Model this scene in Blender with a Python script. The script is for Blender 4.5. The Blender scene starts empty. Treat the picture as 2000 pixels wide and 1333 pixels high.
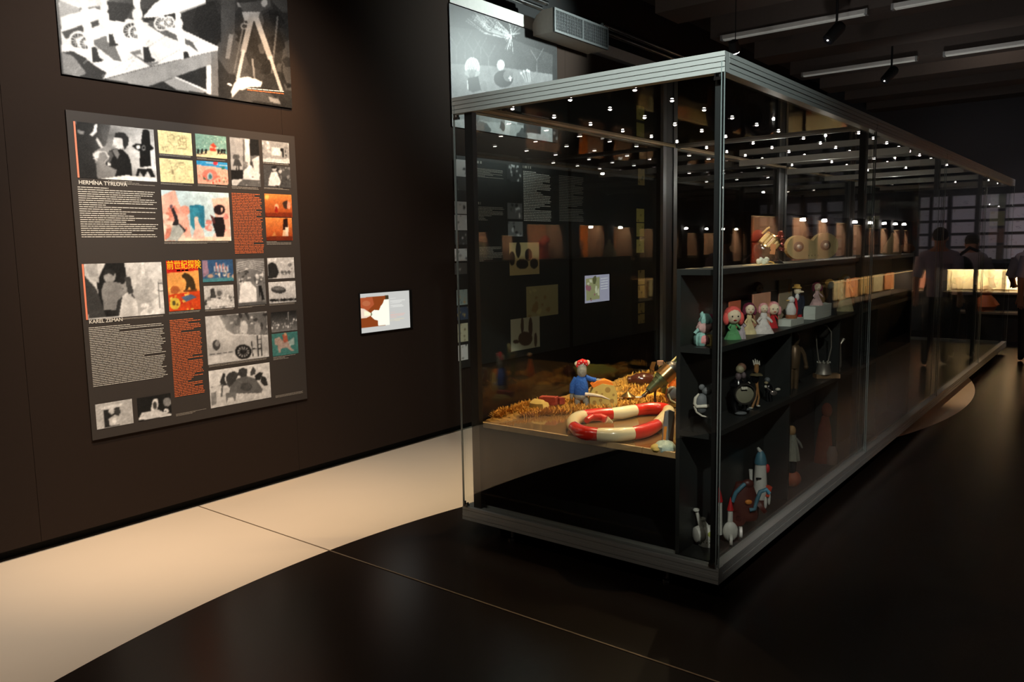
import bpy, math, random
import numpy as np
from mathutils import Vector, Matrix
random.seed(7); RNG = np.random.default_rng(7)
S = bpy.context.scene
COL = S.collection
V = Vector
pi = math.pi

# ------------------------------------------------------------ camera
CAM = np.array([1.4053, -3.2594, 1.62])
YAW, PITCH, ROLL, FPX = 0.6657, 0.1176, -0.0184, 1556.44
cy_, sy_ = math.cos(YAW), math.sin(YAW); cp_, sp_ = math.cos(PITCH), math.sin(PITCH)
Fw = np.array([-sy_*cp_, cy_*cp_, -sp_]); r_ = np.array([cy_, sy_, 0.0]); u_ = np.cross(r_, Fw)
Rt = r_*math.cos(ROLL)+u_*math.sin(ROLL); Up = -r_*math.sin(ROLL)+u_*math.cos(ROLL)
cd = bpy.data.cameras.new('camera'); cam = bpy.data.objects.new('camera', cd); COL.objects.link(cam)
M = Matrix(((Rt[0], Up[0], -Fw[0], CAM[0]), (Rt[1], Up[1], -Fw[1], CAM[1]), (Rt[2], Up[2], -Fw[2], CAM[2]), (0, 0, 0, 1)))
cam.matrix_world = M
cd.sensor_width = 36.0; cd.lens = FPX/2000*36.0; cd.clip_start = 0.02; cd.clip_end = 200
S.camera = cam

def _hit(px, py, ax, v):
    d = Fw+Rt*(px-1000)/FPX+Up*(666.5-py)/FPX
    t = (v-CAM[ax])/d[ax]
    return V(CAM+t*d)
def on_x(px, py, x): return _hit(px, py, 0, x)
def on_y(px, py, y): return _hit(px, py, 1, y)
def on_z(px, py, z): return _hit(px, py, 2, z)

# ------------------------------------------------------------ world, exposure
S.view_settings.view_transform = 'Standard'; S.view_settings.look = 'None'
S.view_settings.gamma = 1; S.view_settings.exposure = 0.0; S.view_settings.use_curve_mapping = False
S.cycles.transparent_max_bounces = 40; S.cycles.max_bounces = 14
S.cycles.glossy_bounces = 8; S.cycles.diffuse_bounces = 3
S.cycles.caustics_reflective = False; S.cycles.caustics_refractive = False
S.cycles.sample_clamp_indirect = 3.0
W = bpy.data.worlds.new('world'); S.world = W; W.use_nodes = True
W.node_tree.nodes['Background'].inputs[0].default_value = (0.6, 0.7, 0.8, 1)
W.node_tree.nodes['Background'].inputs[1].default_value = 0.002

def lamp(kind, name, loc, target, energy, color, size=0.05, angle=60, blend=0.5, sy=None):
    l = bpy.data.lights.new(name, kind); l.energy = energy; l.color = color
    if kind == 'SPOT':
        l.spot_size = math.radians(angle); l.spot_blend = blend; l.shadow_soft_size = size
    elif kind == 'POINT': l.shadow_soft_size = size
    else:
        l.shape = 'RECTANGLE'; l.size = sy or size; l.size_y = size
    o = bpy.data.objects.new(name, l); COL.objects.link(o); o.location = loc
    o.rotation_euler = (V(target)-V(loc)).to_track_quat('-Z', 'Y').to_euler()
    return o
WARM = (1.0, 0.70, 0.42); WARMER = (1.0, 0.58, 0.26); COOL = (0.86, 1.0, 0.97); NEUT = (1.0, 0.88, 0.74)
# track spots washing the left wall and the strip of pale floor under it
lamp('SPOT', 'wall_spot_light', (-1.35, -0.95, 3.9), (-3.24, -0.6, 1.75), 430, (1.0, 0.93, 0.84), 0.06, 92, 0.9)
lamp('SPOT', 'wall_spot_light', (-2.45, 0.1, 3.85), (-3.24, 0.02, 2.4), 330, WARMER, 0.05, 40, 1.0)
lamp('SPOT', 'wall_spot_light', (-2.2, -1.5, 3.8), (-3.05, -0.75, 0.0), 430, WARM, 0.06, 46, 1.0)
lamp('SPOT', 'floor_fill_spot', (-2.0, -3.4, 4.0), (-2.5, -2.2, 0.0), 300, (1.0, .9, .8), 0.08, 44, 1.0)  # added spots, here and next line, brighten the pale floor
lamp('SPOT', 'floor_fill_spot', (-2.0, 1.9, 3.85), (-2.45, 0.75, 0.0), 120, (1.0, .84, .62), 0.08, 36, 1.0)
for (y_, e_) in ((0.5, 60), (3.6, 45), (7.0, 40)): lamp('SPOT', 'added_uplight', (-0.7, y_, 2.47), (0.6, y_+3.2, 4.45), e_, (0.95, 0.93, 0.92), 0.06, 150, 1.0)  # added unseen uplights above the case brighten the ceiling and beams
lamp('SPOT', 'wall_spot_light', (-1.2, 4.0, 3.85), (-3.24, 2.9, 3.55), 640, COOL, 0.06, 62, 0.9)
# track spot behind the visitor that catches the head of the glass case
lamp('SPOT', 'case_spot_light', (1.0, -2.3, 3.75), (-0.35, 0.0, 2.46), 900, COOL, 0.05, 36, 1.0)
lamp('SPOT', 'case_spot_light', (-0.4, -2.9, 3.8), (-0.8, 0.3, 0.9), 50, NEUT, 0.06, 60, 1.0)
lamp('SPOT', 'case_spot_light', (1.9, -2.6, 3.5), (-0.15, 0.95, 0.8), 520, (1.0, 0.95, 0.88), 0.05, 29, 0.8)
for p_ in ((2.6, -4.5, 4.2), (0.8, 2.6, 4.3), (-2.3, -4.0, 4.2), (-0.2, 8.6, 4.35)): lamp('POINT', 'room_fill_light', p_, (0, 0, 0), 13, (1.0, 0.86, 0.74), 0.12)  # added unseen fill points that lift the dark parts of the room
# warm light inside the glass case
for (x, y, e) in ((-0.95, 0.5, 90), (-0.6, 1.2, 84), (-1.0, 1.7, 66)):
    lamp('SPOT', 'case_inner_light', (x, y, 2.355), (x*0.9, y-0.1, 0.6), e, (1.0, 0.74, 0.42), 0.02, 96, 0.9)
for (x, y, e) in ((-0.15, 0.5, 9), (-0.15, 1.5, 12), (-0.15, 2.7, 9)):
    lamp('SPOT', 'case_inner_light', (x, y, 2.355), (x+0.12, y-0.25, 0.6), e, (1.0, 0.80, 0.55), 0.02, 120, 0.9)
for (x, y) in ((-0.75, 2.62), (-0.75, 3.85), (-0.75, 5.1), (-0.75, 6.3)): lamp('POINT', 'case_inner_light', (x, y, 2.22), (0, 0, 0), 4.0, (1.0, 0.95, 0.86), 0.008)  # added hidden points that brighten the cross rails
# right corridor and far counter
lamp('SPOT', 'corridor_spot_light', (0.85, 6.4, 3.8), (0.45, 6.6, 0.0), 200, WARM, 0.06, 44, 0.6)
lamp('SPOT', 'corridor_spot_light', (1.1, 9.6, 3.8), (0.6, 11.0, 1.5), 110, (0.95, 0.88, 1.0), 0.06, 90, 0.9)
lamp('SPOT', 'corridor_spot_light', (-0.6, 9.8, 3.8), (-0.8, 12.3, 2.0), 22, (1.0, 0.9, 0.9), 0.06, 90, 0.9)

# ------------------------------------------------------------ materials
def lin(c):
    c = np.asarray(c, float)/255.0
    return np.where(c <= 0.04045, c/12.92, ((c+0.055)/1.055)**2.4)
_mc = {}
def mat(name, rgb, rough=0.6, metal=0.0, spec=0.5, var=0.12, scale=30, bump=0.0, emit=None, coat=0.0, wave=None):
    if name in _mc: return _mc[name]
    m = bpy.data.materials.new(name); m.use_nodes = True; nt = m.node_tree; b = nt.nodes['Principled BSDF']
    c = lin(rgb)
    tc = nt.nodes.new('ShaderNodeTexCoord'); n = nt.nodes.new('ShaderNodeTexNoise'); n.inputs['Scale'].default_value = scale
    n.inputs['Detail'].default_value = 4; nt.links.new(tc.outputs['Object'], n.inputs['Vector'])
    mx = nt.nodes.new('ShaderNodeMix'); mx.data_type = 'RGBA'
    mx.inputs['A'].default_value = (*[float(x*(1-var)) for x in c], 1); mx.inputs['B'].default_value = (*[float(min(1, x*(1+var))) for x in c], 1)
    nt.links.new(n.outputs['Fac'], mx.inputs['Factor']); nt.links.new(mx.outputs['Result'], b.inputs['Base Color'])
    b.inputs['Roughness'].default_value = rough; b.inputs['Metallic'].default_value = metal
    b.inputs['Specular IOR Level'].default_value = spec; b.inputs['Coat Weight'].default_value = coat; b.inputs['Coat Roughness'].default_value = 0.08
    if bump:
        bp = nt.nodes.new('ShaderNodeBump'); bp.inputs['Strength'].default_value = bump; bp.inputs['Distance'].default_value = 0.01
        nt.links.new(n.outputs['Fac'], bp.inputs['Height']); nt.links.new(bp.outputs['Normal'], b.inputs['Normal'])
    if emit:
        b.inputs['Emission Color'].default_value = (*[float(x) for x in c], 1); b.inputs['Emission Strength'].default_value = emit
    _mc[name] = m; return m
def glass_mat(name, tint=(0.97, 0.985, 0.975), ior=1.52):
    m = bpy.data.materials.new(name); m.use_nodes = True; nt = m.node_tree; nt.nodes.clear()
    out = nt.nodes.new('ShaderNodeOutputMaterial'); mix = nt.nodes.new('ShaderNodeMixShader')
    tr = nt.nodes.new('ShaderNodeBsdfTransparent'); tr.inputs[0].default_value = (*tint, 1)
    gl = nt.nodes.new('ShaderNodeBsdfGlossy'); gl.inputs['Roughness'].default_value = 0.0
    fr = nt.nodes.new('ShaderNodeFresnel'); geo = nt.nodes.new('ShaderNodeNewGeometry')
    mr = nt.nodes.new('ShaderNodeMapRange'); mr.inputs['To Min'].default_value = ior; mr.inputs['To Max'].default_value = 1/ior
    nt.links.new(geo.outputs['Backfacing'], mr.inputs['Value']); nt.links.new(mr.outputs[0], fr.inputs['IOR'])
    nt.links.new(fr.outputs[0], mix.inputs[0]); nt.links.new(tr.outputs[0], mix.inputs[1]); nt.links.new(gl.outputs[0], mix.inputs[2])
    nt.links.new(mix.outputs[0], out.inputs[0]); return m
GLASS = glass_mat('clear_glass')
def print_mat(name, rough=0.45, emit=0.0):
    m = bpy.data.materials.new(name); m.use_nodes = True; nt = m.node_tree; b = nt.nodes['Principled BSDF']
    a = nt.nodes.new('ShaderNodeVertexColor'); a.layer_name = 'Col'
    b.inputs['Roughness'].default_value = rough; b.inputs['Specular IOR Level'].default_value = 0.3
    if emit:
        b.inputs['Base Color'].default_value = (0.02, 0.02, 0.02, 1)
        nt.links.new(a.outputs['Color'], b.inputs['Emission Color']); b.inputs['Emission Strength'].default_value = emit
    else: nt.links.new(a.outputs['Color'], b.inputs['Base Color'])
    return m
PRINT = print_mat('printed_paper'); SCREEN = print_mat('lit_screen', 0.1, 1.0)

# ------------------------------------------------------------ mesh helpers
class MB:
    def __init__(s): s.v = []; s.f = []; s.sm = []; s.mi = []; s.m = 0
    def add(s, vs, fs, smooth=False):
        o = len(s.v); s.v += [tuple(p) for p in vs]
        for f in fs: s.f.append([i+o for i in f]); s.sm.append(smooth); s.mi.append(s.m)
        return s
    def box(s, x0, x1, y0, y1, z0, z1):
        vs = [(x, y, z) for z in (z0, z1) for y in (y0, y1) for x in (x0, x1)]
        return s.add(vs, [(0, 2, 3, 1), (4, 5, 7, 6), (0, 1, 5, 4), (2, 6, 7, 3), (0, 4, 6, 2), (1, 3, 7, 5)])
    def obox(s, c, size, rz=0, rx=0, ry=0, bev=0.0):
        R = Matrix.Rotation(rz, 3, 'Z') @ Matrix.Rotation(ry, 3, 'Y') @ Matrix.Rotation(rx, 3, 'X'); c = V(c)
        hx, hy, hz = [q/2 for q in size]
        vs = [c+R @ V((x, y, z)) for z in (-hz, hz) for y in (-hy, hy) for x in (-hx, hx)]
        return s.add(vs, [(0, 2, 3, 1), (4, 5, 7, 6), (0, 1, 5, 4), (2, 6, 7, 3), (0, 4, 6, 2), (1, 3, 7, 5)])
    def tube(s, pts, rad, n=12, cap=True, flat=1.0):
        pts = [V(p) for p in pts]; k = len(pts)
        if not hasattr(rad, '__len__'): rad = [rad]*k
        vs = []; prev = None
        for i, p in enumerate(pts):
            d = (pts[min(i+1, k-1)]-pts[max(i-1, 0)]).normalized()
            if prev is None:
                a = V((0, 0, 1)) if abs(d.z) < 0.9 else V((1, 0, 0)); prev = d.cross(a).normalized()
            else: prev = (prev-d*prev.dot(d)).normalized()
            b = d.cross(prev)
            for j in range(n):
                t = 2*pi*j/n; vs.append(p+prev*math.cos(t)*rad[i]+b*math.sin(t)*rad[i]*flat)
        fs = [(i*n+j, i*n+(j+1) % n, (i+1)*n+(j+1) % n, (i+1)*n+j) for i in range(k-1) for j in range(n)]
        if cap: fs += [tuple(range(n-1, -1, -1)), tuple((k-1)*n+j for j in range(n))]
        return s.add(vs, fs, True)
    def loop(s, pts, rad, n=12, rfun=None):
        pts = [V(p) for p in pts]; k = len(pts); vs = []
        for i, p in enumerate(pts):
            d = (pts[(i+1) % k]-pts[i-1]).normalized(); a = V((0, 0, 1)); q = d.cross(a).normalized(); b = q.cross(d)
            r = rad if rfun is None else rfun(i/k)
            for j in range(n):
                t = 2*pi*j/n; vs.append(p+q*math.cos(t)*r+b*math.sin(t)*r)
        return s.add(vs, [(i*n+j, i*n+(j+1) % n, ((i+1) % k)*n+(j+1) % n, ((i+1) % k)*n+j) for i in range(k) for j in range(n)], True)
    def ball(s, c, r, n=14, m=9, rot=None, bumpy=0, seed=0):
        c = V(c); r = (r, r, r) if not hasattr(r, '__len__') else r; rg = random.Random(seed); vs = [];
        for i in range(m+1):
            a = -pi/2+pi*i/m
            for j in range(n):
                t = 2*pi*j/n; k = 1+(rg.uniform(-bumpy, bumpy) if bumpy and 0 < i < m else 0)
                p = V((math.cos(a)*math.cos(t)*r[0]*k, math.cos(a)*math.sin(t)*r[1]*k, math.sin(a)*r[2]*k))
                if rot: p = rot @ p
                vs.append(c+p)
        return s.add(vs, [(i*n+j, i*n+(j+1) % n, (i+1)*n+(j+1) % n, (i+1)*n+j) for i in range(m) for j in range(n)], True)
    def lathe(s, c, prof, n=20, rot=None, wob=0, wn=8, sq=(1, 1)):
        c = V(c); vs = []
        for (r, z) in prof:
            for j in range(n):
                t = 2*pi*j/n; rr = r*(1+wob*math.sin(wn*t)); p = V((rr*math.cos(t)*sq[0], rr*math.sin(t)*sq[1], z))
                if rot: p = rot @ p
                vs.append(c+p)
        k = len(prof)
        fs = [(i*n+j, i*n+(j+1) % n, (i+1)*n+(j+1) % n, (i+1)*n+j) for i in range(k-1) for j in range(n)]
        fs += [tuple(range(n-1, -1, -1)), tuple((k-1)*n+j for j in range(n))]
        return s.add(vs, fs, True)
    def prism(s, poly, axis, a, b):   # poly of 2D points extruded along an axis index
        n = len(poly); vs = []
        for d in (a, b):
            for (p, q) in poly:
                l = [p, q]; l.insert(axis, d); vs.append(tuple(l))
        return s.add(vs, [tuple(range(n)), tuple(range(2*n-1, n-1, -1))]+[(i, i+n, (i+1) % n+n, (i+1) % n) for i in range(n)])
    def ring(s, c, ro, ri, h, n=24, rot=None):
        prof = [(ri, 0), (ro, 0), (ro, h), (ri, h)]; c = V(c); vs = []
        for (r, z) in prof:
            for j in range(n):
                p = V((r*math.cos(2*pi*j/n), r*math.sin(2*pi*j/n), z))
                if rot: p = rot @ p
                vs.append(c+p)
        return s.add(vs, [(i*n+j, i*n+(j+1) % n, ((i+1) % 4)*n+(j+1) % n, ((i+1) % 4)*n+j) for i in range(4) for j in range(n)], True)
    def build(s, name, m, parent=None, loc=None, label=None):
        me = bpy.data.meshes.new(name); me.from_pydata(s.v, [], s.f)
        ms = m if isinstance(m, (list, tuple)) else [m]
        for q in ms: me.materials.append(q)
        me.polygons.foreach_set('use_smooth', s.sm)
        if len(ms) > 1: me.polygons.foreach_set('material_index', s.mi)
        if any(s.sm): me.set_sharp_from_angle(angle=math.radians(42))
        import bmesh
        b = bmesh.new(); b.from_mesh(me); bmesh.ops.recalc_face_normals(b, faces=b.faces); b.to_mesh(me); b.free()
        o = bpy.data.objects.new(name, me); COL.objects.link(o)
        if parent: o.parent = parent
        if loc is not None: o.location = loc
        if label: o['label'] = label
        return o
def inst(o, loc, rz=0, parent=None, name=None):
    c = o.copy(); COL.objects.link(c); c.location = loc; c.rotation_euler = (0, 0, rz)
    if parent: c.parent = parent
    return c
def tag(o, label, cat, group=None, kind=None):
    o['label'] = label; o['category'] = cat
    if group: o['group'] = group
    if kind: o['kind'] = kind
    return o
def thing(name, label, cat, loc=(0, 0, 0), rz=0, group=None):
    o = bpy.data.objects.new(name, None); COL.objects.link(o); o.location = loc; o.rotation_euler = (0, 0, rz)
    o.empty_display_size = 0.1
    return tag(o, label, cat, group)
def struct(o): o['kind'] = 'structure'; return o
RX = lambda a: Matrix.Rotation(a, 3, 'X'); RY = lambda a: Matrix.Rotation(a, 3, 'Y'); RZ = lambda a: Matrix.Rotation(a, 3, 'Z')

# ------------------------------------------------------------ printed pictures: a fine grid of coloured vertices
class Pic:
    """flat print on a wall plane x = const (facing +x or -x) or y = const; grid cell size in metres"""
    def __init__(s, y0, y1, z0, z1, bg, cell=0.0045, T=None):
        s.y0, s.y1, s.z0, s.z1 = y0, y1, z0, z1; s.T = T
        s.ny = max(2, int((y1-y0)/cell)); s.nz = max(2, int((z1-z0)/cell))
        s.Y, s.Z = np.meshgrid(np.linspace(y0, y1, s.ny), np.linspace(z0, z1, s.nz))
        s.a = np.zeros((s.nz, s.ny, 3)); s.a[:] = s._c(bg)
    def _c(s, c): return np.array([c, c, c], float) if not hasattr(c, '__len__') else np.array(c, float)
    def poly(s, pts, c, raw=False, al=1.0):
        P = [(p if raw or s.T is None else s.T(*p)) for p in pts]
        P = np.array(P); inside = np.zeros(s.Y.shape, bool); n = len(P)
        for i in range(n):
            x1, y1 = P[i]; x2, y2 = P[(i+1) % n]
            if y1 == y2: continue
            cnd = ((y1 > s.Z) != (y2 > s.Z)) & (s.Y < (x2-x1)*(s.Z-y1)/(y2-y1)+x1)
            inside ^= cnd
        s.a[inside] = s.a[inside]*(1-al)+s._c(c)*al
        return s
    def ell(s, x, y, rx, ry, c, rot=0, al=1.0, n=18):
        return s.poly([(x+rx*math.cos(t)*math.cos(rot)-ry*math.sin(t)*math.sin(rot), y+rx*math.cos(t)*math.sin(rot)+ry*math.sin(t)*math.cos(rot)) for t in [2*pi*i/n for i in range(n)]], c, al=al)
    def line(s, x1, y1, x2, y2, w, c, al=1.0):
        d = math.hypot(x2-x1, y2-y1) or 1; nx, ny = -(y2-y1)/d*w/2, (x2-x1)/d*w/2
        return s.poly([(x1+nx, y1+ny), (x2+nx, y2+ny), (x2-nx, y2-ny), (x1-nx, y1-ny)], c, al=al)
    def grad(s, c0, c1):   # bottom to top
        t = ((s.Z-s.z0)/(s.z1-s.z0))[..., None]; s.a = s._c(c0)*(1-t)+s._c(c1)*t; return s
    def glow(s, x, y, r, c, al=.8):
        q = s.T(x, y) if s.T else (x, y); q2 = s.T(x+r, y) if s.T else (x+r, y); R = abs(q2[0]-q[0]) or .01
        g = (al*np.exp(-((s.Y-q[0])**2+(s.Z-q[1])**2)/(R*R)))[..., None]; s.a = s.a*(1-g)+s._c(c)*g; return s
    def busy(s, n, cols, seed, size=0.12, box=None):
        rg = random.Random(seed); w, h = s.y1-s.y0, s.z1-s.z0; b = box or (0, 1, 0, 1)
        for _ in range(n):
            cx = s.y0+w*rg.uniform(b[0], b[1]); cz = s.z0+h*rg.uniform(b[2], b[3]); k = rg.randint(4, 7); r = size*rg.uniform(0.3, 1.1)
            a0 = rg.uniform(0, 6); st = rg.uniform(0.4, 2.2)
            s.poly([(cx+w*r*st**.5*math.cos(a0+2*pi*i/k)*rg.uniform(.5, 1), cz+w*r/st**.5*math.sin(a0+2*pi*i/k)*rg.uniform(.5, 1)) for i in range(k)], rg.choice(cols), raw=True)
        return s
    def blur(s, n=1):
        for _ in range(n):
            p = np.pad(s.a, ((1, 1), (1, 1), (0, 0)), 'edge')
            s.a = (p[:-2, 1:-1]+p[2:, 1:-1]+p[1:-1, :-2]+p[1:-1, 2:]+2*p[1:-1, 1:-1])/6
        return s
    def grain(s, k=6):
        for q, am in ((5, .035), (12, .04), (30, .03)):   # soft tonal variation of the print
            g = RNG.uniform(-1, 1, (s.nz//max(2, s.nz//q)+3, s.ny//max(2, s.nz//q)+3)); iy = np.linspace(0, g.shape[0]-1.01, s.nz); ix = np.linspace(0, g.shape[1]-1.01, s.ny)
            y0 = iy.astype(int); x0 = ix.astype(int); fy = (iy-y0)[:, None]; fx = (ix-x0)[None]
            n = g[y0][:, x0]*(1-fy)*(1-fx)+g[y0+1][:, x0]*fy*(1-fx)+g[y0][:, x0+1]*(1-fy)*fx+g[y0+1][:, x0+1]*fy*fx
            s.a = s.a*(1+am*n[..., None]*2)
        s.a = np.clip(s.a+RNG.normal(0, k, s.a.shape[:2])[..., None], 0, 255); return s
    def build(s, name, plane, off, parent, m=None, flip=False, axis=0):
        ny, nz = s.ny, s.nz; co = np.zeros((nz*ny, 3))
        if axis == 0: co[:, 0] = plane+off; co[:, 1] = s.Y.ravel(); co[:, 2] = s.Z.ravel()
        else: co[:, 0] = s.Y.ravel(); co[:, 1] = plane+off; co[:, 2] = s.Z.ravel()
        i = (np.arange(nz-1)[:, None]*ny+np.arange(ny-1)[None]).ravel()
        q = np.stack([i, i+1, i+1+ny, i+ny], 1)
        if flip: q = q[:, ::-1]
        me = bpy.data.meshes.new(name); me.vertices.add(len(co)); me.vertices.foreach_set('co', co.ravel())
        me.loops.add(q.size); me.loops.foreach_set('vertex_index', q.ravel().astype(np.int32))
        me.polygons.add(len(q)); me.polygons.foreach_set('loop_start', (np.arange(len(q))*4).astype(np.int32)); me.polygons.foreach_set('loop_total', np.full(len(q), 4, np.int32))
        me.update(calc_edges=True)
        ca = me.color_attributes.new('Col', 'FLOAT_COLOR', 'POINT'); d = np.ones((len(co), 4)); d[:, :3] = lin(np.clip(s.a, 0, 255)).reshape(-1, 3)
        ca.data.foreach_set('color', d.ravel()); me.materials.append(m or PRINT)
        o = bpy.data.objects.new(name, me); COL.objects.link(o)
        if parent: o.parent = parent
        return o
def words(mb, T, x0, y0, x1, y1, h, seed, gap=0.28):
    """a row of word-long dashes of letter height h (metres) between two (y,z) points"""
    rg = random.Random(seed); a, b = V((x0, y0)), V((x1, y1)); L = (b-a).length; d = (b-a)/L; t = 0
    while t < L-0.004:
        w = rg.uniform(0.01, 0.045); e = min(L, t+w); p, q = a+d*t, a+d*e
        T(mb, p.x, q.x, p.y, q.y, h); t = e+h*0.7
# ============================================================ THE SETTING
XW = -3.24
m_floor = mat('dark_floor', (25, 18, 14), rough=0.27, spec=0.34, var=0.15, scale=6)
m_cream = mat('cream_floor', (208, 190, 168), rough=0.32, spec=0.3, var=0.02, scale=4)
m_wall = mat('brown_wall', (42, 33, 28), rough=0.85, spec=0.08, var=0.06, scale=60)
m_black = mat('black_paint', (12, 12, 12), rough=0.7, spec=0.2)
m_ceil = mat('ceiling_paint', (56, 52, 48), rough=0.9, spec=0.1)
m_beam = mat('beam_paint', (70, 62, 57), rough=0.8, spec=0.2)
m_white = mat('white_paint', (178, 176, 170), rough=0.6)
m_alu = mat('brushed_aluminium', (176, 178, 174), rough=0.42, metal=0.55, var=0.05, scale=80)
m_alud = mat('dark_aluminium', (90, 92, 92), rough=0.35, metal=0.8, var=0.05)
m_chrome = mat('polished_steel', (190, 190, 190), rough=0.15, metal=1.0, var=0.03)

struct(MB().box(-4.2, 7.2, -7.2, 16, -0.12, 0).build('floor', m_floor))
# pale inlay: left of the dark disc and inside the pale disc that swells under the glass case
pts = []
y = -7.2
while y < 1.86:
    pts.append((3.1-math.sqrt(max(0, 5.065**2-(y+0.69)**2)) if abs(y+0.69) < 5.06 else 3.1, y)); y += 0.09
y = 1.86
while y < 9.6:
    pts.append((-6.1+math.sqrt(max(0, 6.27**2-(y-5.52)**2)), y)); y += 0.09
pts = [(-3.24, -7.2)]+pts[:]+[(-3.24, 9.6)]
pts = [p for p in pts if p[0] > -3.25]
inl = MB(); n = len(pts)
for i in range(1, n-2):
    (xa, ya), (xb, yb) = pts[i], pts[i+1]
    xa, xb = min(xa, 3.1), min(xb, 3.1)
    inl.add([(-3.33, ya, .0012), (xa, ya, .0012), (xb, yb, .0012), (-3.33, yb, .0012)], [(0, 1, 2, 3)])
o = inl.build('trim_1', m_cream); struct(o); o['label'] = 'pale cream floor inlay with curved edge'
for i, y in enumerate((-0.61, 6.2)):
    o = MB().box(-3.3, 7.0 if i == 0 else -0.1, y-0.004, y+0.004, 0.0005, 0.0028).build('trim_%d' % (i+2), mat('seam_strip', (120, 104, 86), rough=0.4, metal=0.3)); struct(o)
# left wall of large boards
wl = MB().box(-3.45, -3.33, -7.2, 16, 0, 4.45).build('wall_left', m_black); struct(wl)
b = [-7.2, -4.98, -3.27, -1.55, 0.165, 1.88, 3.6, 5.3, 7.0, 8.7, 10.4, 12.4]
for i in range(len(b)-1):
    top = 4.4 if b[i] < 1.8 else 3.62
    MB().box(-3.33, XW, b[i]+0.001, b[i+1]-0.001, 0.062, top).build('panel', m_wall, wl)
o = MB().box(-3.33, -3.305, -7.2, 12.4, 0.0, 0.06).build('baseboard_left', m_black); struct(o)
o = MB().box(-3.33, XW+0.004, 1.9, 12.4, 3.655, 3.765).build('trim_4', m_white); struct(o)
struct(MB().box(-3.45, 5.0, 12.4, 12.55, 0, 4.45).build('wall_back', mat('back_wall_paint', (34, 33, 36), rough=0.8)))
struct(MB().box(-3.45, 7.2, -7.35, -7.2, 0, 4.45).build('wall_front', m_wall))
struct(MB().box(5.0, 5.15, -7.2, 2.2, 0, 4.45).build('wall_right', m_wall))
# ceiling and its beams
struct(MB().box(-3.6, 7.3, -7.4, 16, 4.45, 4.6).build('ceiling', m_ceil))
for i in range(9):
    y = 4.14+1.3*(i-2)
    o = MB().box(-2.52, 5.0, y, y+0.5, 3.9, 4.45).build('trim_%d' % (5+i), m_beam); struct(o); o['label'] = 'deep dark ceiling beam'
# ------------------------------------------------------------ right corridor wall with lit niches and counter (seen in the glass)
XR = 1.65
niches = [(3.55, 4.05, 1.42, 1.80, (214, 104, 44)), (4.25, 4.55, 1.44, 1.76, (180, 130, 80)), (4.72, 5.6, 1.40, 1.90, (206, 160, 130)),
                     (5.95, 6.65, 1.40, 1.90, (226, 130, 40)), (6.85, 7.45, 1.40, 1.88, (150, 110, 80)), (7.6, 8.2, 1.42, 1.86, (120, 116, 84)), (8.4, 9.0, 1.42, 1.84, (130, 120, 110)),
                     (9.25, 9.7, 1.42, 1.80, (190, 150, 100)), (9.9, 10.5, 1.42, 1.80, (200, 140, 90)), (10.7, 11.3, 1.42, 1.78, (190, 120, 80)), (11.45, 11.9, 1.42, 1.78, (180, 100, 60))]
ny = [2.2]+[q for n_ in niches for q in n_[:2]]+[12.4]
m_cor = mat('corridor_wall', (14, 12, 11), rough=0.7, spec=.15)
struct(MB().box(XR+0.4, XR+0.45, 2.2, 12.39, 0, 4.44).build('wall_corridor', m_cor)); struct(MB().box(XR, 4.99, 2.1, 2.199, 0, 4.44).build('wall_return', m_cor))
clad = [(2.2, 12.39, 1.93, 4.44), (2.2, 12.39, 1.10, 1.38), (2.2, 12.39, 0, 0.715), (2.2, 7.55, 0.74, 1.09)]+[(ny[i]+(.012 if i else 0), ny[i+1]-.012, 1.385, 1.925) for i in range(0, len(ny), 2)]
for i, (a, b_, c, d) in enumerate(clad): struct(MB().box(XR, XR+0.045, a, b_, c, d).build('trim_%d' % (20+i), m_cor))
m_led = mat('warm_led', (255, 214, 150), emit=0.7, var=0)
m_ledw = mat('white_led', (255, 244, 236), emit=60, var=0)
GR = 'lit display niches in the corridor wall'
cols = ['ochre', 'tan', 'pale pink', 'bright orange', 'brown', 'olive', 'grey', 'light tan', 'apricot', 'rust', 'deep red']
for i, (y0, y1, z0, z1, c) in enumerate(niches):
    t = thing('display_niche', '%s backed lit niche, number %s along the corridor wall' % (cols[i], 'one two three four five six seven eight nine ten eleven'.split()[i]), 'niche', (XR, (y0+y1)/2, z0), 0, GR)
    h, w = (y1-y0)/2, z1-z0
    mb = MB(); mb.box(0.05, 0.34, -h-0.01, -h, 0, w).box(0.05, 0.34, h, h+0.01, 0, w).box(0.05, 0.34, -h, h, -0.01, 0).box(0.05, 0.34, -h, h, w, w+0.01)
    mb.build('niche_box', mat('niche_side', (60, 44, 34)), t)
    MB().box(0.33, 0.34, -h, h, 0, w).build('back_panel', mat('niche_back_%d' % i, c, rough=0.8, var=0.3, scale=6), t)
    rg = random.Random(i)
    for k in range(2 if i not in (0, 2) else 3):
        yy = rg.uniform(-h*0.6, h*0.6); hh = w*rg.uniform(0.35, 0.75)
        MB().lathe((0.2, yy, 0), [(0.05, 0), (0.06, 0.02), (0.035, hh*.5), (0.05, hh*.62), (0.02, hh*.7)], n=10).ball((0.2, yy, hh*0.82), hh*0.17, 10, 7).build('figurine', mat('niche_figure_%d' % i, [(90, 50, 30), (200, 190, 170), (150, 60, 50), (120, 70, 40)][i % 4]), t)
    MB().box(0.06, 0.075, -h*0.8, h*0.8, w-0.008, w-0.002).build('led_strip', m_led, t)
    l = lamp('AREA', 'niche_light', (XR+0.1, (y0+y1)/2, z1-0.02), (XR+0.33, (y0+y1)/2, z1-.12), 34*(y1-y0)/0.6, WARM, 0.04, sy=(y1-y0)*0.8)
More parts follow.
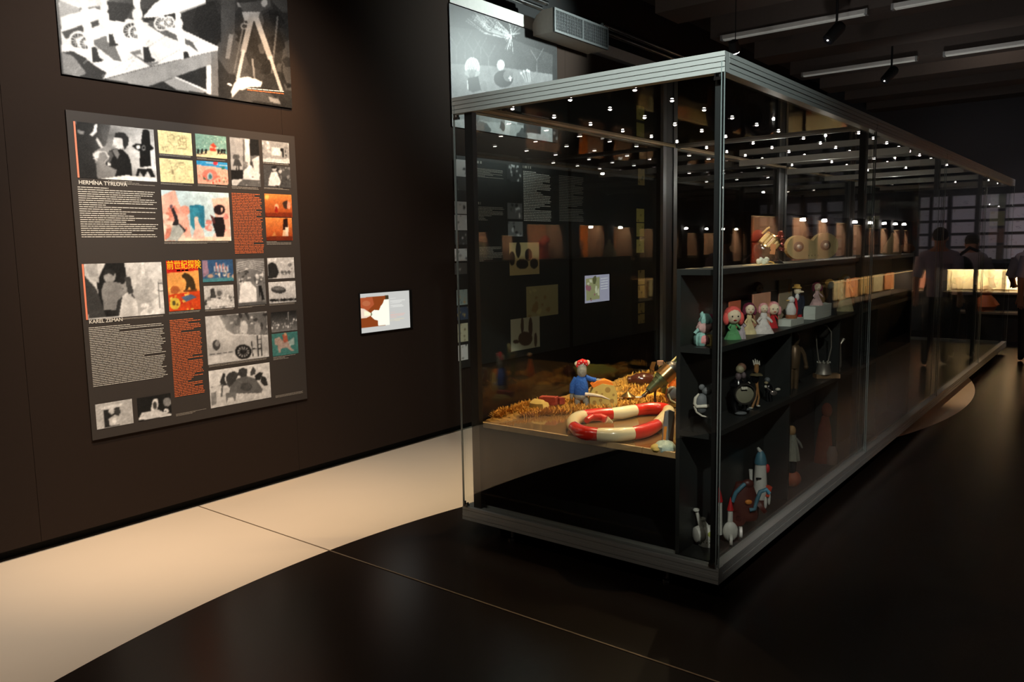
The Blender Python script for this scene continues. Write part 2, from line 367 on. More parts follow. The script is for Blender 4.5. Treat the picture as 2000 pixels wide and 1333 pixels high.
# small bright halogen heads above the niches
for ih, y in enumerate((6.15, 6.95, 8.3, 9.1, 9.9, 10.6, 11.2)):
    q = MB().lathe((XR-0.04, y, 1.86), [(0.02, 0.03), (0.028, 0), (0.02, -0.004)], n=12)
    tag(q.build('halogen_lamp', m_ledw), 'small bright halogen lamp, %s from the near end over the corridor niches' % ['first', 'second', 'third', 'fourth', 'fifth', 'sixth', 'seventh'][ih], 'lamp', 'halogen lamps over the corridor niches')
# corridor counter display: printed back-lit sheets
PAPER = [(232, 205, 160), (240, 222, 190), (214, 186, 140)]
cc = thing('display_counter', 'long waist-high corridor counter with lit drawings behind glass', 'display counter', (XR, 9.98, 0.74))
MB().box(0.0, 0.36, -2.42, 2.38, -0.02, 0.0).build('counter_base', m_black, cc)
MB().box(0.34, 0.36, -2.42, 2.38, 0.0, 0.34).build('back_panel', mat('counter_back', (222, 190, 140), rough=0.9, var=0.25, scale=5), cc)
MB().box(0.02, 0.05, -2.42, 2.38, 0.325, 0.335).build('led_strip', m_led, cc)
rg = random.Random(4)
for k in range(6):
    y = -2.3+k*0.775
    MB().box(0.30, 0.31, y, y+0.6, 0.03, 0.31).build('drawing', mat('drawing_%d' % (k % 3), [(226, 190, 130), (240, 226, 180), (214, 150, 104)][k % 3], rough=0.9, var=0.5, scale=16), cc)
lamp('AREA', 'counter_light', (XR+0.1, 9.98, 1.055), (XR+0.34, 9.98, 0.98), 72, WARM, 0.04, sy=4.6)
# far counter against the back wall
fc = thing('display_counter', 'far lit counter showing drawings along the back wall', 'display counter', (0, 12.398, 0))
MB().box(-1.2, 1.62, -0.42, 0, 0, 0.70).build('cabinet_base', m_black, fc)
MB().box(-1.2, 1.62, -0.46, 0, 0.70, 0.73).build('counter_top', mat('counter_edge', (70, 62, 52)), fc)
MB().box(-1.2, 1.62, -0.42, 0, 1.105, 1.20).build('top_box', m_black, fc)
MB().box(-1.2, 1.62, -0.02, 0, 0.73, 1.105).build('back_panel', mat('far_back', (236, 216, 176), rough=0.9, var=0.04), fc)
MB().box(-1.2, 1.62, -0.06, -0.03, 1.085, 1.10).build('led_strip', mat('far_led', (255, 226, 170), emit=3, var=0), fc)
def scribble(p, n, cols, seed):
    rg = random.Random(seed); w, h = p.y1-p.y0, p.z1-p.z0
    for _ in range(n):
        x, z = p.y0+w*rg.uniform(.1, .9), p.z0+h*rg.uniform(.15, .85); c = rg.choice(cols)
        for k in range(rg.randint(3, 9)):
            a = rg.uniform(0, 6.3); L = rg.uniform(.03, .14)*w; x2, z2 = min(max(x+L*math.cos(a), p.y0), p.y1), min(max(z+L*math.sin(a), p.z0), p.z1)
            p.line(x, z, x2, z2, 0.006, c, 0.7); x, z = x2, z2
    return p
xs = [-1.15, -0.56, -0.12, 0.10, 0.52, 0.98, 1.35, 1.6]
for k in range(7):
    p = Pic(xs[k]+0.02, xs[k+1]-0.02, 0.76, 1.06, [(226, 204, 166), (222, 206, 176), (214, 150, 130), (226, 208, 170)][k % 4], 0.008)
    scribble(p, 7, [(150, 110, 100), (110, 120, 150), (120, 140, 110), (190, 120, 90)], k).build('drawing', 12.4-12.4, -0.04, fc, axis=1, flip=True)
lamp('AREA', 'counter_light', (0.2, 12.1, 1.08), (0.2, 12.36, 0.95), 42, (1.0, .78, .5), 0.05, sy=2.7)
# grid of small framed drawings on the back wall
GF = 'framed line drawings in the grid on the back wall'
m_frame = mat('pale_mount', (150, 150, 152), rough=0.7)
def sheet(x0, x1, z0, z1, colour, seed, label):
    t = thing('framed_drawing', label, 'picture', ((x0+x1)/2, 12.398, z0), 0, GF)
    w = (x1-x0)/2; h = z1-z0
    mb = MB(); mb.box(-w, w, -0.012, 0, 0, 0.012).box(-w, w, -0.012, 0, h-0.012, h).box(-w, -w+0.012, -0.012, 0, 0.012, h-0.012).box(w-0.012, w, -0.012, 0, 0.012, h-0.012)
    mb.build('frame', mat('thin_frame', (70, 70, 72)), t)
    p = Pic(-w+0.012, w-0.012, 0.012, h-0.012, colour, 0.012)
    scribble(p, 3, [(120, 120, 128), (150, 140, 135)], seed).build('drawing', 0, -0.006, t, axis=1, flip=True)
rown = ['top', 'second', 'third', 'fourth', 'lowest']
for ci, (x0, x1) in enumerate(((-0.34, -0.02), (0.03, 0.33), (0.42, 0.70), (0.76, 1.12), (1.18, 1.42), (1.46, 1.7-0.08))):
    for r in range(5):
        z1 = 2.36-0.225*r; sheet(x0, x1, z1-0.2, z1, (168, 166, 172), ci*10+r, 'pale line drawing in column %s from the left, %s row of the back wall grid' % (['one', 'two', 'three', 'four', 'five', 'six'][ci], rown[r]))
for r, (c, n_) in enumerate((((150, 156, 140), 'green and blue'), ((170, 168, 120), 'sand and sky'), ((140, 104, 84), 'reddish brown'), ((96, 88, 76), 'dim dark'))):
    z1 = 2.36-0.285*r; sheet(-0.62, -0.38, z1-0.26, z1, c, 90+r, '%s coloured picture beside the drawing grid, %s of its column' % (n_, rown[r]))
# info lectern in the corridor
t = thing('info_lectern', 'tilted cream framed info tablet on a dark stand before far counter', 'lectern', (0.72, 10.9, 0))
MB().box(-0.03, 0.03, -0.03, 0.03, 0.02, 0.72).build('stand', m_black, t); MB().box(-0.15, 0.15, -0.12, 0.12, 0, 0.02).build('base', m_black, t)
MB().obox((0, 0, 0.76), (0.44, 0.34, 0.02), rx=0.35).build('frame', mat('cream_frame', (200, 180, 130)), t)
MB().obox((0, -0.004, 0.775), (0.30, 0.20, 0.01), rx=0.35).build('screen', mat('dull_screen', (70, 54, 40), rough=0.1), t)
t = thing('low_plinth', 'low dark plinth with an orange puppet set by the far counter', 'plinth', (-0.05, 11.55, 0))
MB().box(-0.42, 0.9, -0.2, 0.2, 0, 0.42).build('body', m_black, t); MB().box(-0.45, 0.93, -0.23, 0.23, 0.42, 0.45).build('top', mat('counter_edge', (70, 62, 52)), t)
tag(MB().lathe((0.42, 11.5, 0.452), [(0.11, 0), (0.15, 0.08), (0.1, 0.22), (0.07, 0.26)], n=14).ball((0.42, 11.5, 0.78), 0.09).tube([(0.34, 11.5, 0.66), (0.25, 11.45, 0.55)], 0.03, 8).tube([(0.5, 11.5, 0.66), (0.6, 11.45, 0.58)], 0.03, 8).build('puppet', mat('orange_cloth', (190, 96, 36), bump=0.3)), 'orange cloth puppet standing on the low dark plinth', 'puppet')

# ------------------------------------------------------------ ceiling strips, track spots, duct
GS = 'grey strip lights under the ceiling beams'
def strip(x0, x1, y, z, label, cat='strip light'):
    t = thing('strip_light', label, cat, ((x0+x1)/2, y, z), 0, GS); w = (x1-x0)/2
    MB().box(-w, w, -0.03, 0.03, 0.012, 0.055).build('housing', m_white if z > 3 else mat('strip_housing', (190, 190, 182), emit=.12), t)
    MB().box(-w+0.02, w-0.02, -0.03, 0.03, 0.0, 0.012).build('diffuser', mat('glow_diffuser', (190, 190, 182), emit=0.16), t)  # faint glow put into the diffuser, the strips are unlit
    for s_ in (-1, 1): MB().box(s_*w-0.012, s_*w+0.012, -0.032, 0.032, -0.002, 0.057).build('end_cap', mat('grey_plastic', (120, 120, 118)), t)
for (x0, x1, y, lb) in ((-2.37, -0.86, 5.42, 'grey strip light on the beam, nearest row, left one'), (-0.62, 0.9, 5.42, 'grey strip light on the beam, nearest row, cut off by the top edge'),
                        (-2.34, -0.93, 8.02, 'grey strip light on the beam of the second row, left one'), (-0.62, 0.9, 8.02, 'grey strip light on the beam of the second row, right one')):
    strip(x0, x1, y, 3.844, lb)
def spot(px, py, z, label, s=1.0):
    p = on_z(px, py, z); t = thing('track_spotlight', label, 'spotlight', p)
    R = RX(math.radians(-35)) @ RY(0.5)
    MB().lathe((0, 0, 0), [(0.035, -0.10), (0.055, -0.09), (0.06, 0.08), (0.045, 0.11), (0.02, 0.12)], 16, R).build('lamp_head', m_black, t)
    inb = any(4.14+1.3*(i-2) < p.y+.01 < 4.64+1.3*(i-2) for i in range(9)); MB().tube([(0, 0, 0.03), (0.02, 0.01, 0.12), (0.02, 0.01, (3.902 if inb else 4.452)-z)], 0.012, 8).build('arm', m_black, t)
    MB().lathe((0, 0, 0), [(0.04, -0.104), (0.045, -0.10)], 16, R).build('lens', mat('dark_lens', (30, 30, 34), rough=0.05), t)
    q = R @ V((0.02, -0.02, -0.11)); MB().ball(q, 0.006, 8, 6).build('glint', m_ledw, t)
spot(1629, 65, 3.6, 'black track spotlight hanging under nearest strip light')
spot(1737, 147, 3.6, 'black track spotlight hanging under second strip light')
p = on_y(1436, 101, 3.4); t = thing('spot_lamp', 'small bright spot lamp glowing just above the case corner', 'spotlight', p)
MB().lathe((0, 0, 0), [(0.02, 0.1), (0.04, 0.09), (0.045, 0.02), (0.05, 0.0)], 16, RX(0.6)).build('housing', m_black, t)
MB().lathe((0, 0, 0), [(0.044, -0.002), (0.03, -0.012), (0.01, -0.016)], 16, RX(0.6)).build('bulb', m_ledw, t)
MB().tube([(0, 0, 0.06), (0, 0, 4.45-p.z)], 0.004, 8).build('arm', m_black, t)
# wall duct with grille
a = on_x(1080, 62, -3.0); c = on_x(1185, 57, -3.0); zt = on_x(1081, 15, -3.0).z
y0, y1, z0 = a.y, c.y, a.z
t = thing('vent_duct', 'white duct box with grille high on the left wall', 'duct', (-3.0, y0, z0))
h = zt-z0; L = y1-y0
MB().prism([(-0.235, 0), (0, 0), (0, h), (-0.12, h), (-0.19, h*0.82), (-0.235, h*0.5)], 1, 0, L).build('duct_body', mat('duct_white', (196, 196, 190), rough=0.5), t)
g = MB(); nn = 46
for i in range(nn+1): g.box(0.012, 0.018, L*i/nn-0.003, L*i/nn+0.003, 0.02, h-0.02)
g.build('grille_slats', m_alud, t)['kind'] = 'stuff'
g = MB()
for i in range(7): g.box(0.008, 0.014, 0.01, L-0.01, 0.02+(h-0.04)*i/6-0.002, 0.02+(h-0.04)*i/6+0.002)
g.build('grille_bar', m_alud, t)
MB().box(0.001, 0.006, 0.0, L, 0, h).build('grille_back', m_black, t)
mb = MB(); mb.box(0.006, 0.022, 0, L, 0, 0.02).box(0.006, 0.022, 0, L, h-0.02, h).box(0.006, 0.022, 0, 0.02, 0.02, h-0.02).box(0.006, 0.022, L-0.02, L, 0.02, h-0.02).box(0.006, 0.022, L/2-0.01, L/2+0.01, 0.02, h-0.02)
mb.build('grille_frame', m_alud, t)
for i, (dx, dz) in enumerate(((0.0, 0.0), (0.07, 0.03))):
    tag(MB().tube([(-3.13+dx, 1.2, 3.83+dz), (-3.13+dx, y0-0.005, 3.83+dz)], 0.022, 10).tube([(-3.13+dx, y1+0.005, 3.83+dz), (-3.13+dx, 12.3, 3.83+dz)], 0.022, 10).build('steel_pipe', m_chrome),
        ['shiny steel pipe running along the wall, one nearer to it', 'shiny steel pipe running along the wall, outer one'][i], 'pipe', 'steel pipes beside the duct')
# ============================================================ THE GLASS CASE
case = thing('glass_display_case', 'long room-high glass showcase with aluminium rails', 'display case', (0, 0, 0))
W_, L_ = 1.535, 9.86; ZB, ZT = 0.09, 2.416; SEC = [0.0, 2.47, 4.92, 7.38, L_]
def rail_profile(z0, z1, inv):   # (depth, z) outline with grooves on the outer face, depth 0 is outside
    h = z1-z0; pr = []
    for (a, b, d) in ((0, .22, 0.0), (.22, .26, .004), (.26, .48, .0), (.48, .53, .004), (.53, .74, .002), (.74, .78, .006), (.78, 1, .002)):
        if inv: a, b = 1-b, 1-a
        pr.append((a, b, d))
    pr.sort(); out = []
    for a, b, d in pr: out += [(d, z0+h*a), (d, z0+h*b)]
    return out+[(0.05, z1), (0.05, z0)]
for (z0, z1, inv, nm) in ((2.332, ZT, True, 'top_rail'), (ZB, 0.165, False, 'base_rail')):
    pr = rail_profile(z0, z1, inv)
    MB().prism([(d, z) for d, z in pr], 0, -W_, 0.0).build(nm, m_alu, case)                       # front: y = depth
    MB().prism([(L_-d, z) for d, z in pr], 0, -W_, 0.0).build(nm, m_alu, case)
    for k in range(4):
        MB().prism([(-d-0.0, z) for d, z in pr], 1, SEC[k]+(0.052 if k == 0 else 0.001), SEC[k+1]-0.001-(0.052 if k == 3 else 0)).build(nm, m_alu, case)
        MB().prism([(-W_+d, max(z, 2.352) if inv else z) for d, z in pr], 1, SEC[k]+(0.052 if k == 0 else 0.001), SEC[k+1]-0.001-(0.052 if k == 3 else 0)).build(nm, m_alu, case)
# inner ledges of the base rail (stepped), ceiling and floor panels
MB().box(-W_+0.03, -0.03, 0.05, 0.085, 0.13, 0.150).box(-W_+0.05, -0.05, 0.085, 0.1, 0.13, 0.162).build('glazing_bead', m_alu, case)
MB().box(-W_+0.052, -0.052, 0.052, L_-0.052, 2.366, 2.385).build('ceiling_panel', mat('gloss_black', (7, 7, 7), rough=0.02, spec=0.6, var=0.0), case)
MB().box(-W_+0.052, -0.052, 0.1, L_-0.052, 0.11, 0.128).build('floor_panel', mat('satin_black', (14, 14, 14), rough=0.35), case)
MB().box(-W_+0.15, -0.15, 0.15, L_-0.15, 0.0, ZB).build('plinth', m_black, case)
m_litedge = mat('lit_edge', (196, 176, 140), rough=0.35, metal=0.4)  # golden colour paints the case light on the rails' lower edges
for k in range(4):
    MB().box(-1.468, -1.448, SEC[k]+0.06, SEC[k+1]-0.015, 2.354, 2.3655).build('inner_trim', m_litedge, case)
    MB().box(-0.075, -0.06, SEC[k]+0.06, SEC[k+1]-0.015, 2.354, 2.3655).build('inner_trim', m_litedge, case)
    if k == 1: MB().box(-1.45, -0.06, SEC[k]-0.009, SEC[k]+0.009, 2.350, 2.3655).build('cross_rail', m_alu, case)
GZ0, GZ1 = 0.150, 2.334
XL, XG = -1.478, -0.034
MB().box(-W_+0.006, -0.004, 0.012, 0.020, 0.168, 2.330).build('front_pane', GLASS, case)
for k in range(4):
    for x in (XG, XL): MB().box(x-0.004, x+0.004, SEC[k]+(0.048 if k == 0 else 0.003), SEC[k+1]-0.003-(0.03 if k == 3 else 0), GZ0, 2.35).build('side_pane', GLASS, case)
MB().box(-W_+0.006, -0.004, L_-0.02, L_-0.012, 0.168, 2.330).build('end_pane', GLASS, case)
m_edge = mat('glass_edge', (140, 150, 148), rough=0.18, metal=0.5)
for (x, y) in ((-0.002, 0.006), (-0.014, 0.003), (-W_+0.004, 0.006), (-W_+0.014, 0.003), (-0.002, L_-0.006), (-W_+0.004, L_-0.006)):
    MB().box(x-0.002, x+0.002, y-0.002, y+0.002, 0.165, 2.39).build('corner_strip', m_edge, case)
for k in range(1, 4):
    MB().box(-0.008, -0.002, SEC[k]-0.003, SEC[k]+0.003, 0.15, 2.39).build('corner_strip', m_edge, case)
    MB().box(-0.026, -0.02, SEC[k]+0.03, SEC[k]+0.034, 0.15, 2.36).build('corner_strip', m_edge, case)
    MB().box(-0.024, -0.010, SEC[k]-0.022, SEC[k]-0.004, 2.345, 2.375).build('clamp', m_chrome, case)
for (x0, x1, y0, y1) in [(-0.052, -0.024, 0.024, 0.046), (-1.468, -1.415, 0.024, 0.058)]+[(-0.085, -0.045, SEC[k]-0.09, SEC[k]-0.03) for k in (1, 2, 3, 4)]:
    MB().box(x0, x1, y0, y1, 0.13, 2.37).build('corner_post', mat('post_black', (9, 9, 10), rough=0.5), case)
for k in (1, 2, 3):
    MB().box(-1.47, -1.446, SEC[k]-0.22, SEC[k]-0.17, 0.13, 2.352).build('side_post', m_alud, case)
    MB().box(-1.47, -1.446, SEC[k]-0.17, SEC[k]-0.06, 0.13, 2.352).build('side_post', mat('post_black', (9, 9, 10)), case)
    MB().box(-1.47, -1.440, SEC[k]-0.06, SEC[k]-0.0, 0.13, 2.352).build('side_post', m_alud, case)
MB().box(-1.472, -1.462, 0.06, 2.25, 0.13, 0.615).build('kick_panel', mat('satin_black', (14, 14, 14)), case)
for (x, y) in ((-0.03, 0.02), (-W_+0.03, 0.02)):   # bright little corner clamps
    for z in (0.168, 2.30):
        MB().box(x-0.016, x+0.016, y-0.026, y-0.008, z, z+0.012).box(x-0.014, x-0.008, y-0.026, y-0.01, z+0.012, z+0.03).box(x+0.006, x+0.012, y-0.026, y-0.01, z+0.012, z+0.024).build('clamp', m_chrome, case)
for (x, y) in ((-1.25, 0.1), (-0.3, 0.1), (-0.3, 4.9), (-1.25, 4.9), (-0.3, 9.6), (-1.25, 9.6)):
    MB().lathe((x, y, 0), [(0.03, 0), (0.03, 0.012), (0.012, 0.015), (0.012, 0.092)], 12).build('foot', m_chrome, case)
for y in (3.7, 4.92, 6.15, 7.38, 8.6): MB().box(-1.44, -0.06, y-0.02, y+0.02, 2.296, 2.346).build('cross_rail', mat('pale_profile', (196, 194, 184), rough=.5), case)
led0 = None
m_bulb = mat('led_bulb', (255, 236, 228), emit=40, var=0)
for k in range(4):
    for j in range(6):
        y = SEC[k]+0.24+0.392*j
        for x in (-1.31, -0.935, -0.56, -0.18):
            if (x == -0.18 and k == 0) or (k == 2 and (j % 2 or x in (-1.31,))) or (k == 3 and (j % 2 == 0 or x in (-1.31, -0.935))): continue
            if led0 is None:
                led0 = MB().ring((0, 0, 0), 0.016, 0.010, 0.004, 12).build('led_ring', mat('ring_black', (30, 28, 26), rough=0.3), case, (x, y, 2.362))
                bulb0 = MB().lathe((0, 0, 0), [(0.0095, 0.003), (0.0085, -0.003), (0.004, -0.005)], 10).build('led_bulb', m_bulb, led0)
            else:
                r = inst(led0, (x, y, 2.362), parent=case); inst(bulb0, (0, 0, 0), parent=r)
# ------------------------------------------------------------ shelf cabinet inside the case
CY0, CY1 = 0.062, 4.0; CX0, CX1 = -0.224, -0.062
m_cab = mat('cabinet_board', (36, 38, 37), rough=0.42, var=0.1, scale=40)
cab = thing('shelf_cabinet', 'dark grey open shelf unit along the right glass side', 'shelf unit', (0, 0, 0.128))
def cabp(nm, *b): return MB().box(b[0], b[1], b[2], b[3], b[4]-0.128, b[5]-0.128).build(nm, m_cab, cab)
cabp('back_board', CX0-0.02, CX0, CY0, CY1, 0.128, 1.505)
for z in (1.505, 1.152, 0.762, 0.165): cabp('shelf', CX0, CX1, CY0, CY1, z-0.026, z)
for y in (on_x(1537, 720, -0.10).y, on_x(1632, 720, -0.10).y, 3.0): cabp('divider', CX0, CX1-0.02, y, y+0.02, 0.165, 1.126)
cabp('side_board', CX0, CX1, CY1, CY1+0.02, 0.128, 1.505)
# ============================================================ PRINTS ON THE LEFT WALL
def TZ(ox, oy, k):
    def f(x, y):
        p = on_x(ox+x/k, oy+y/k, XW+0.012); return (p.y, p.z)
    return f
Z1 = TZ(100, 0, 3.92); Z2 = TZ(130, 220, 3.921); Z3 = TZ(130, 480, 3.419); Z4 = TZ(860, 0, 3.92); Z6 = TZ(870, 180, 3.509); Z7 = TZ(870, 500, 3.333); ZP = TZ(0, 0, 1)
def quad(T, q):
    P = [T(*p) for p in q]
    return (P[0][0]+P[3][0])/2, (P[1][0]+P[2][0])/2, (P[2][1]+P[3][1])/2, (P[0][1]+P[1][1])/2
def pic(T, q, bg, cell=0.0045): return Pic(*quad(T, q), bg, cell, T)
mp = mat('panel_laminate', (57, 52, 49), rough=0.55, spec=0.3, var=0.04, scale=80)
# ---- big film-set photograph
y0, y1 = -1.247, 0.249
t = thing('photo_mural', 'large black and white mural of a puppet film table and tripod', 'poster', (XW, y0, 2.592))
zb = 2.592
MB().box(0.001, 0.01, 0, y1-y0, 0, 1.03).build('backing_board', mat('board_edge', (30, 30, 30)), t)
p = Pic(y0, y1, zb, zb+1.03, 34, 0.005, Z1)
p.busy(60, [26, 44, 60, 36], 3, 0.10, (0.6, 1, 0, 1))
p.poly([(50, -900), (1250, -900), (1250, 0), (1010, 60), (1000, 225), (700, 150), (60, 300)], 44)
p.glow(250, 40, 300, 150, .6).poly([(60, -300), (500, -300), (430, 40), (120, 70), (60, 60)], 200).poly([(60, 0), (210, 60), (240, 150), (90, 240), (70, 180)], 150)
p.poly([(75, 130), (330, 60), (560, 140), (760, 180), (1000, 225), (1280, 358), (1275, 385), (735, 515), (400, 605), (120, 585), (80, 400)], 222)
p.poly([(80, 400), (160, 390), (260, 440), (330, 500), (430, 560), (380, 615), (70, 600)], 38).poly([(80, 400), (170, 430), (270, 560), (210, 590), (90, 560)], 120)
for (a, b_, c_, d_) in ((140, 600, 500, 230), (380, 590, 900, 260), (735, 515, 1120, 310), (560, 550, 760, 300)): p.line(a, b_, c_, d_, 4, 150)
p.poly([(300, 320), (420, 270), (480, 330), (540, 470), (480, 460)], 96).poly([(600, 400), (680, 380), (830, 480), (760, 510)], 110).poly([(640, 420), (790, 400), (840, 470), (770, 480)], 205)
p.poly([(760, 150), (900, 240), (1080, 320), (1130, 400), (1060, 350), (860, 270), (740, 190)], 84)
p.poly([(80, 245), (360, 150), (370, 190), (110, 300)], 54).poly([(430, 10), (640, 30), (560, 170), (420, 150)], 30).poly([(690, 70), (900, 60), (880, 150), (720, 160)], 30)
for (x, y, r) in ((205, 310, 74), (265, 330, 60), (610, 235, 78), (650, 250, 60), (845, 180, 60), (900, 170, 48)):
    p.ell(x, y, r, r, 216).ell(x, y, r*.74, r*.74, 40)
    for k in range(6): p.line(x-r*.7*math.cos(k*pi/6), y-r*.7*math.sin(k*pi/6), x+r*.7*math.cos(k*pi/6), y+r*.7*math.sin(k*pi/6), 7, 205)
    p.ell(x, y, r*.16, r*.16, 225)
for (x, y, s_) in ((255, 60, 1.0), (655, 60, 1.0), (970, 140, 0.85), (400, 20, 0.8)):
    p.poly([(x-45*s_, y-200*s_), (x+35*s_, y-200*s_), (x+25*s_, y), (x-20*s_, y)], 228).ell(x+5, y+50*s_, 40*s_, 55*s_, 214)
    p.poly([(x-25*s_, y+90*s_), (x+45*s_, y+90*s_), (x+70*s_, y+250*s_), (x+95*s_, y+390*s_), (x+45*s_, y+390*s_), (x+10*s_, y+240*s_)], 224)
    p.poly([(x+50*s_, y+300*s_), (x+90*s_, y+300*s_), (x+125*s_, y+410*s_), (x+60*s_, y+420*s_)], 36).ell(x+110*s_, y+400*s_, 32*s_, 14*s_, 30)
p.poly([(700, 135), (790, 30), (900, -40), (1180, -60), (1185, 25), (980, 90), (800, 130)], 240).poly([(980, 90), (1180, 18), (1185, 28), (985, 104)], 150)
p.poly([(415, 605), (735, 520), (1275, 385), (1282, 738), (1188, 718), (1188, 505), (745, 662)], 138).poly([(1225, 395), (1275, 385), (1282, 738), (1228, 725)], 104)
p.poly([(1190, 505), (1225, 498), (1225, 722), (1190, 716)], 216).poly([(860, 625), (945, 590), (1190, 690), (1190, 712), (965, 690)], 150).line(950, 590, 1190, 695, 12, 226)
p.poly([(985, 580), (1186, 510), (1186, 660)], 34)
p.poly([(1300, -200), (1420, -200), (1400, 330), (1300, 330)], 58).line(1380, 260, 1350, 450, 34, 110).line(1735, 120, 1690, 560, 14, 80)
p.poly([(1420, 15), (1520, 40), (1520, 75), (1430, 50)], 120).poly([(1440, 25), (1680, -5), (1680, 50), (1560, 110), (1470, 90)], 64).poly([(1460, 90), (1600, 90), (1580, 160), (1480, 160)], 150).ell(1632, 22, 24, 30, 150)
p.line(1540, 110, 1470, 400, 42, 132).line(1475, 380, 1425, 620, 26, 168).line(1560, 110, 1680, 450, 40, 140).line(1675, 430, 1765, 700, 24, 160).line(1480, 160, 1400, 560, 12, 86).line(1540, 450, 1560, 620, 14, 110)
p.ell(1480, 200, 30, 24, 130).ell(1480, 200, 20, 16, 44)
p.poly([(1378, 700), (1400, 640), (1440, 600), (1500, 588), (1570, 606), (1615, 630), (1605, 665), (1520, 668), (1470, 690), (1440, 740), (1385, 745)], 206).poly([(1440, 690), (1660, 690), (1760, 800), (1390, 745)], 60).poly([(1660, 740), (1740, 760), (1760, 800), (1680, 780)], 130)
p.line(1350, 640, 1385, 655, 14, 230)
def keep(o, t): o.parent = t; o.matrix_parent_inverse = Matrix.Translation(t.location).inverted(); return o
keep(p.blur(1).grain(5).build('photo_print', XW, 0.0112, None), t)
mtxt = mat('text_white', (206, 202, 194), rough=0.6, var=0); mtxo = mat('text_orange', (206, 106, 62), rough=0.6, var=0)
mtxw = mat('text_dim', (150, 144, 136), rough=0.6, var=0)
def tw(off=0.0125):
    def f(mb, ya, yb, za, zb_, h): mb.add([(XW+off, ya, za), (XW+off, yb, zb_), (XW+off, yb, zb_+h), (XW+off, ya, za+h)], [(0, 1, 2, 3)])
    return f
def lines(T, q, n, m, par, seed, name='text_block', frac=0.40, ragged=0.25, off=0.0125):
    y0, y1, z0, z1 = quad(T, q); mb = MB(); rg = random.Random(seed); st = (z1-z0)/n
    for i in range(n):
        z = z1-(i+1)*st+st*0.3; e = y1-(y1-y0)*(rg.uniform(0.0, 0.07) if rg.random() > ragged else rg.uniform(0.2, 0.7))
        words(mb, tw(off), y0, z, e, z, st*frac, seed*100+i)
    return keep(mb.build(name, m, None), par)
def text(body, T, x, y, size, m, par, name='title_text', off=0.013, sx=1.0, bold=0.0):
    cu = bpy.data.curves.new(name, 'FONT'); cu.body = body; cu.size = size; cu.extrude = 0.0003; cu.offset = bold
    o = bpy.data.objects.new(name, cu); COL.objects.link(o); p = T(x, y)
    o.matrix_world = Matrix(((0, 0, 1, XW+off), (sx, 0, 0, p[0]), (0, 1, 0, p[1]), (0, 0, 0, 1)))
    dg = bpy.context.evaluated_depsgraph_get(); dg.update(); me = bpy.data.meshes.new_from_object(o.evaluated_get(dg)); mw = o.matrix_world.copy()
    bpy.data.objects.remove(o); me.transform(mw); me.materials.clear(); me.materials.append(m); q = bpy.data.objects.new(name, me); COL.objects.link(q)
    return keep(q, par) if par else q
mb = MB(); words(mb, tw(0.0135), *Z1(1500, 680), *Z1(1780, 705), 0.006, 5); keep(mb.build('caption_text', mtxt), t)
mb = MB(); words(mb, tw(0.0135), *Z1(1500, 692), *Z1(1780, 722), 0.006, 6); keep(mb.build('caption_text', mtxo, label='orange caption lines'), t)

# ---- information panel with portraits, stills and text
t = thing('information_board', 'big grey wall panel of film stills, portraits and white text', 'information panel', (XW, -1.243, 0.567))
MB().box(0.001, 0.011, 0, 1.498, 0, 1.838).build('backing_board', mp, t)
N = lambda p, nm='photo_print': keep(p.blur(1).grain(4).build(nm, XW, 0.0125, None), t)
p = pic(Z2, [(75, 70), (668, 130), (690, 525), (95, 505)], 120).grad(110, 150)
p.poly([(70, 60), (340, 90), (300, 250), (210, 300), (240, 520), (60, 530)], 34).glow(480, 260, 170, 190, .8).glow(640, 330, 150, 236, .9).glow(680, 440, 120, 240, .8).glow(330, 170, 90, 90, .6)
p.poly([(80, 130), (135, 145), (130, 170), (85, 158)], 120).poly([(215, 90), (235, 90), (230, 150), (200, 180), (175, 172), (205, 140)], 235).poly([(230, 190), (250, 210), (280, 270), (262, 275), (225, 210)], 200)
p.poly([(370, 490), (385, 440), (300, 400), (300, 350), (330, 290), (390, 270), (440, 290), (480, 340), (500, 420), (500, 500)], 24)
p.poly([(350, 290), (385, 275), (405, 320), (390, 360), (372, 330)], 130).poly([(300, 320), (340, 290), (360, 330), (330, 390), (300, 380)], 84)
p.ell(400, 222, 44, 58, 232).poly([(358, 230), (350, 250), (362, 262)], 226).poly([(365, 190), (372, 158), (410, 148), (450, 160), (478, 200), (470, 250), (440, 290), (432, 240), (425, 200), (390, 190)], 40).line(370, 228, 392, 230, 4, 50).line(372, 258, 392, 262, 4, 120)
p.poly([(198, 315), (240, 295), (300, 300), (330, 340), (300, 380), (265, 410), (245, 350), (215, 350)], 210).poly([(250, 310), (290, 300), (320, 350), (265, 412), (240, 370)], 130).line(200, 330, 240, 350, 8, 235).line(205, 350, 240, 365, 8, 225).poly([(310, 380), (340, 390), (340, 410), (315, 405)], 225)
p.poly([(575, 180), (585, 130), (620, 128), (638, 150), (640, 240), (672, 280), (640, 290), (650, 410), (560, 420), (560, 300), (500, 260), (530, 235), (570, 240)], 20).ell(548, 265, 15, 16, 235).ell(590, 270, 16, 22, 120).ell(590, 270, 8, 12, 20)
p.poly([(545, 430), (650, 430), (690, 520), (660, 525), (620, 450), (590, 500), (560, 450), (545, 520), (520, 520)], 26).poly([(220, 515), (450, 480), (690, 500), (690, 530), (220, 530)], 232)
N(p)
_q = quad(Z2, [(75, 70), (668, 130), (690, 525), (95, 505)])
keep(MB().box(XW+0.012, XW+0.0135, _q[0]-.012, _q[0]-.002, _q[2], _q[3]).build('orange_line', mat('salmon_ink', (226, 130, 100), var=0)), t)
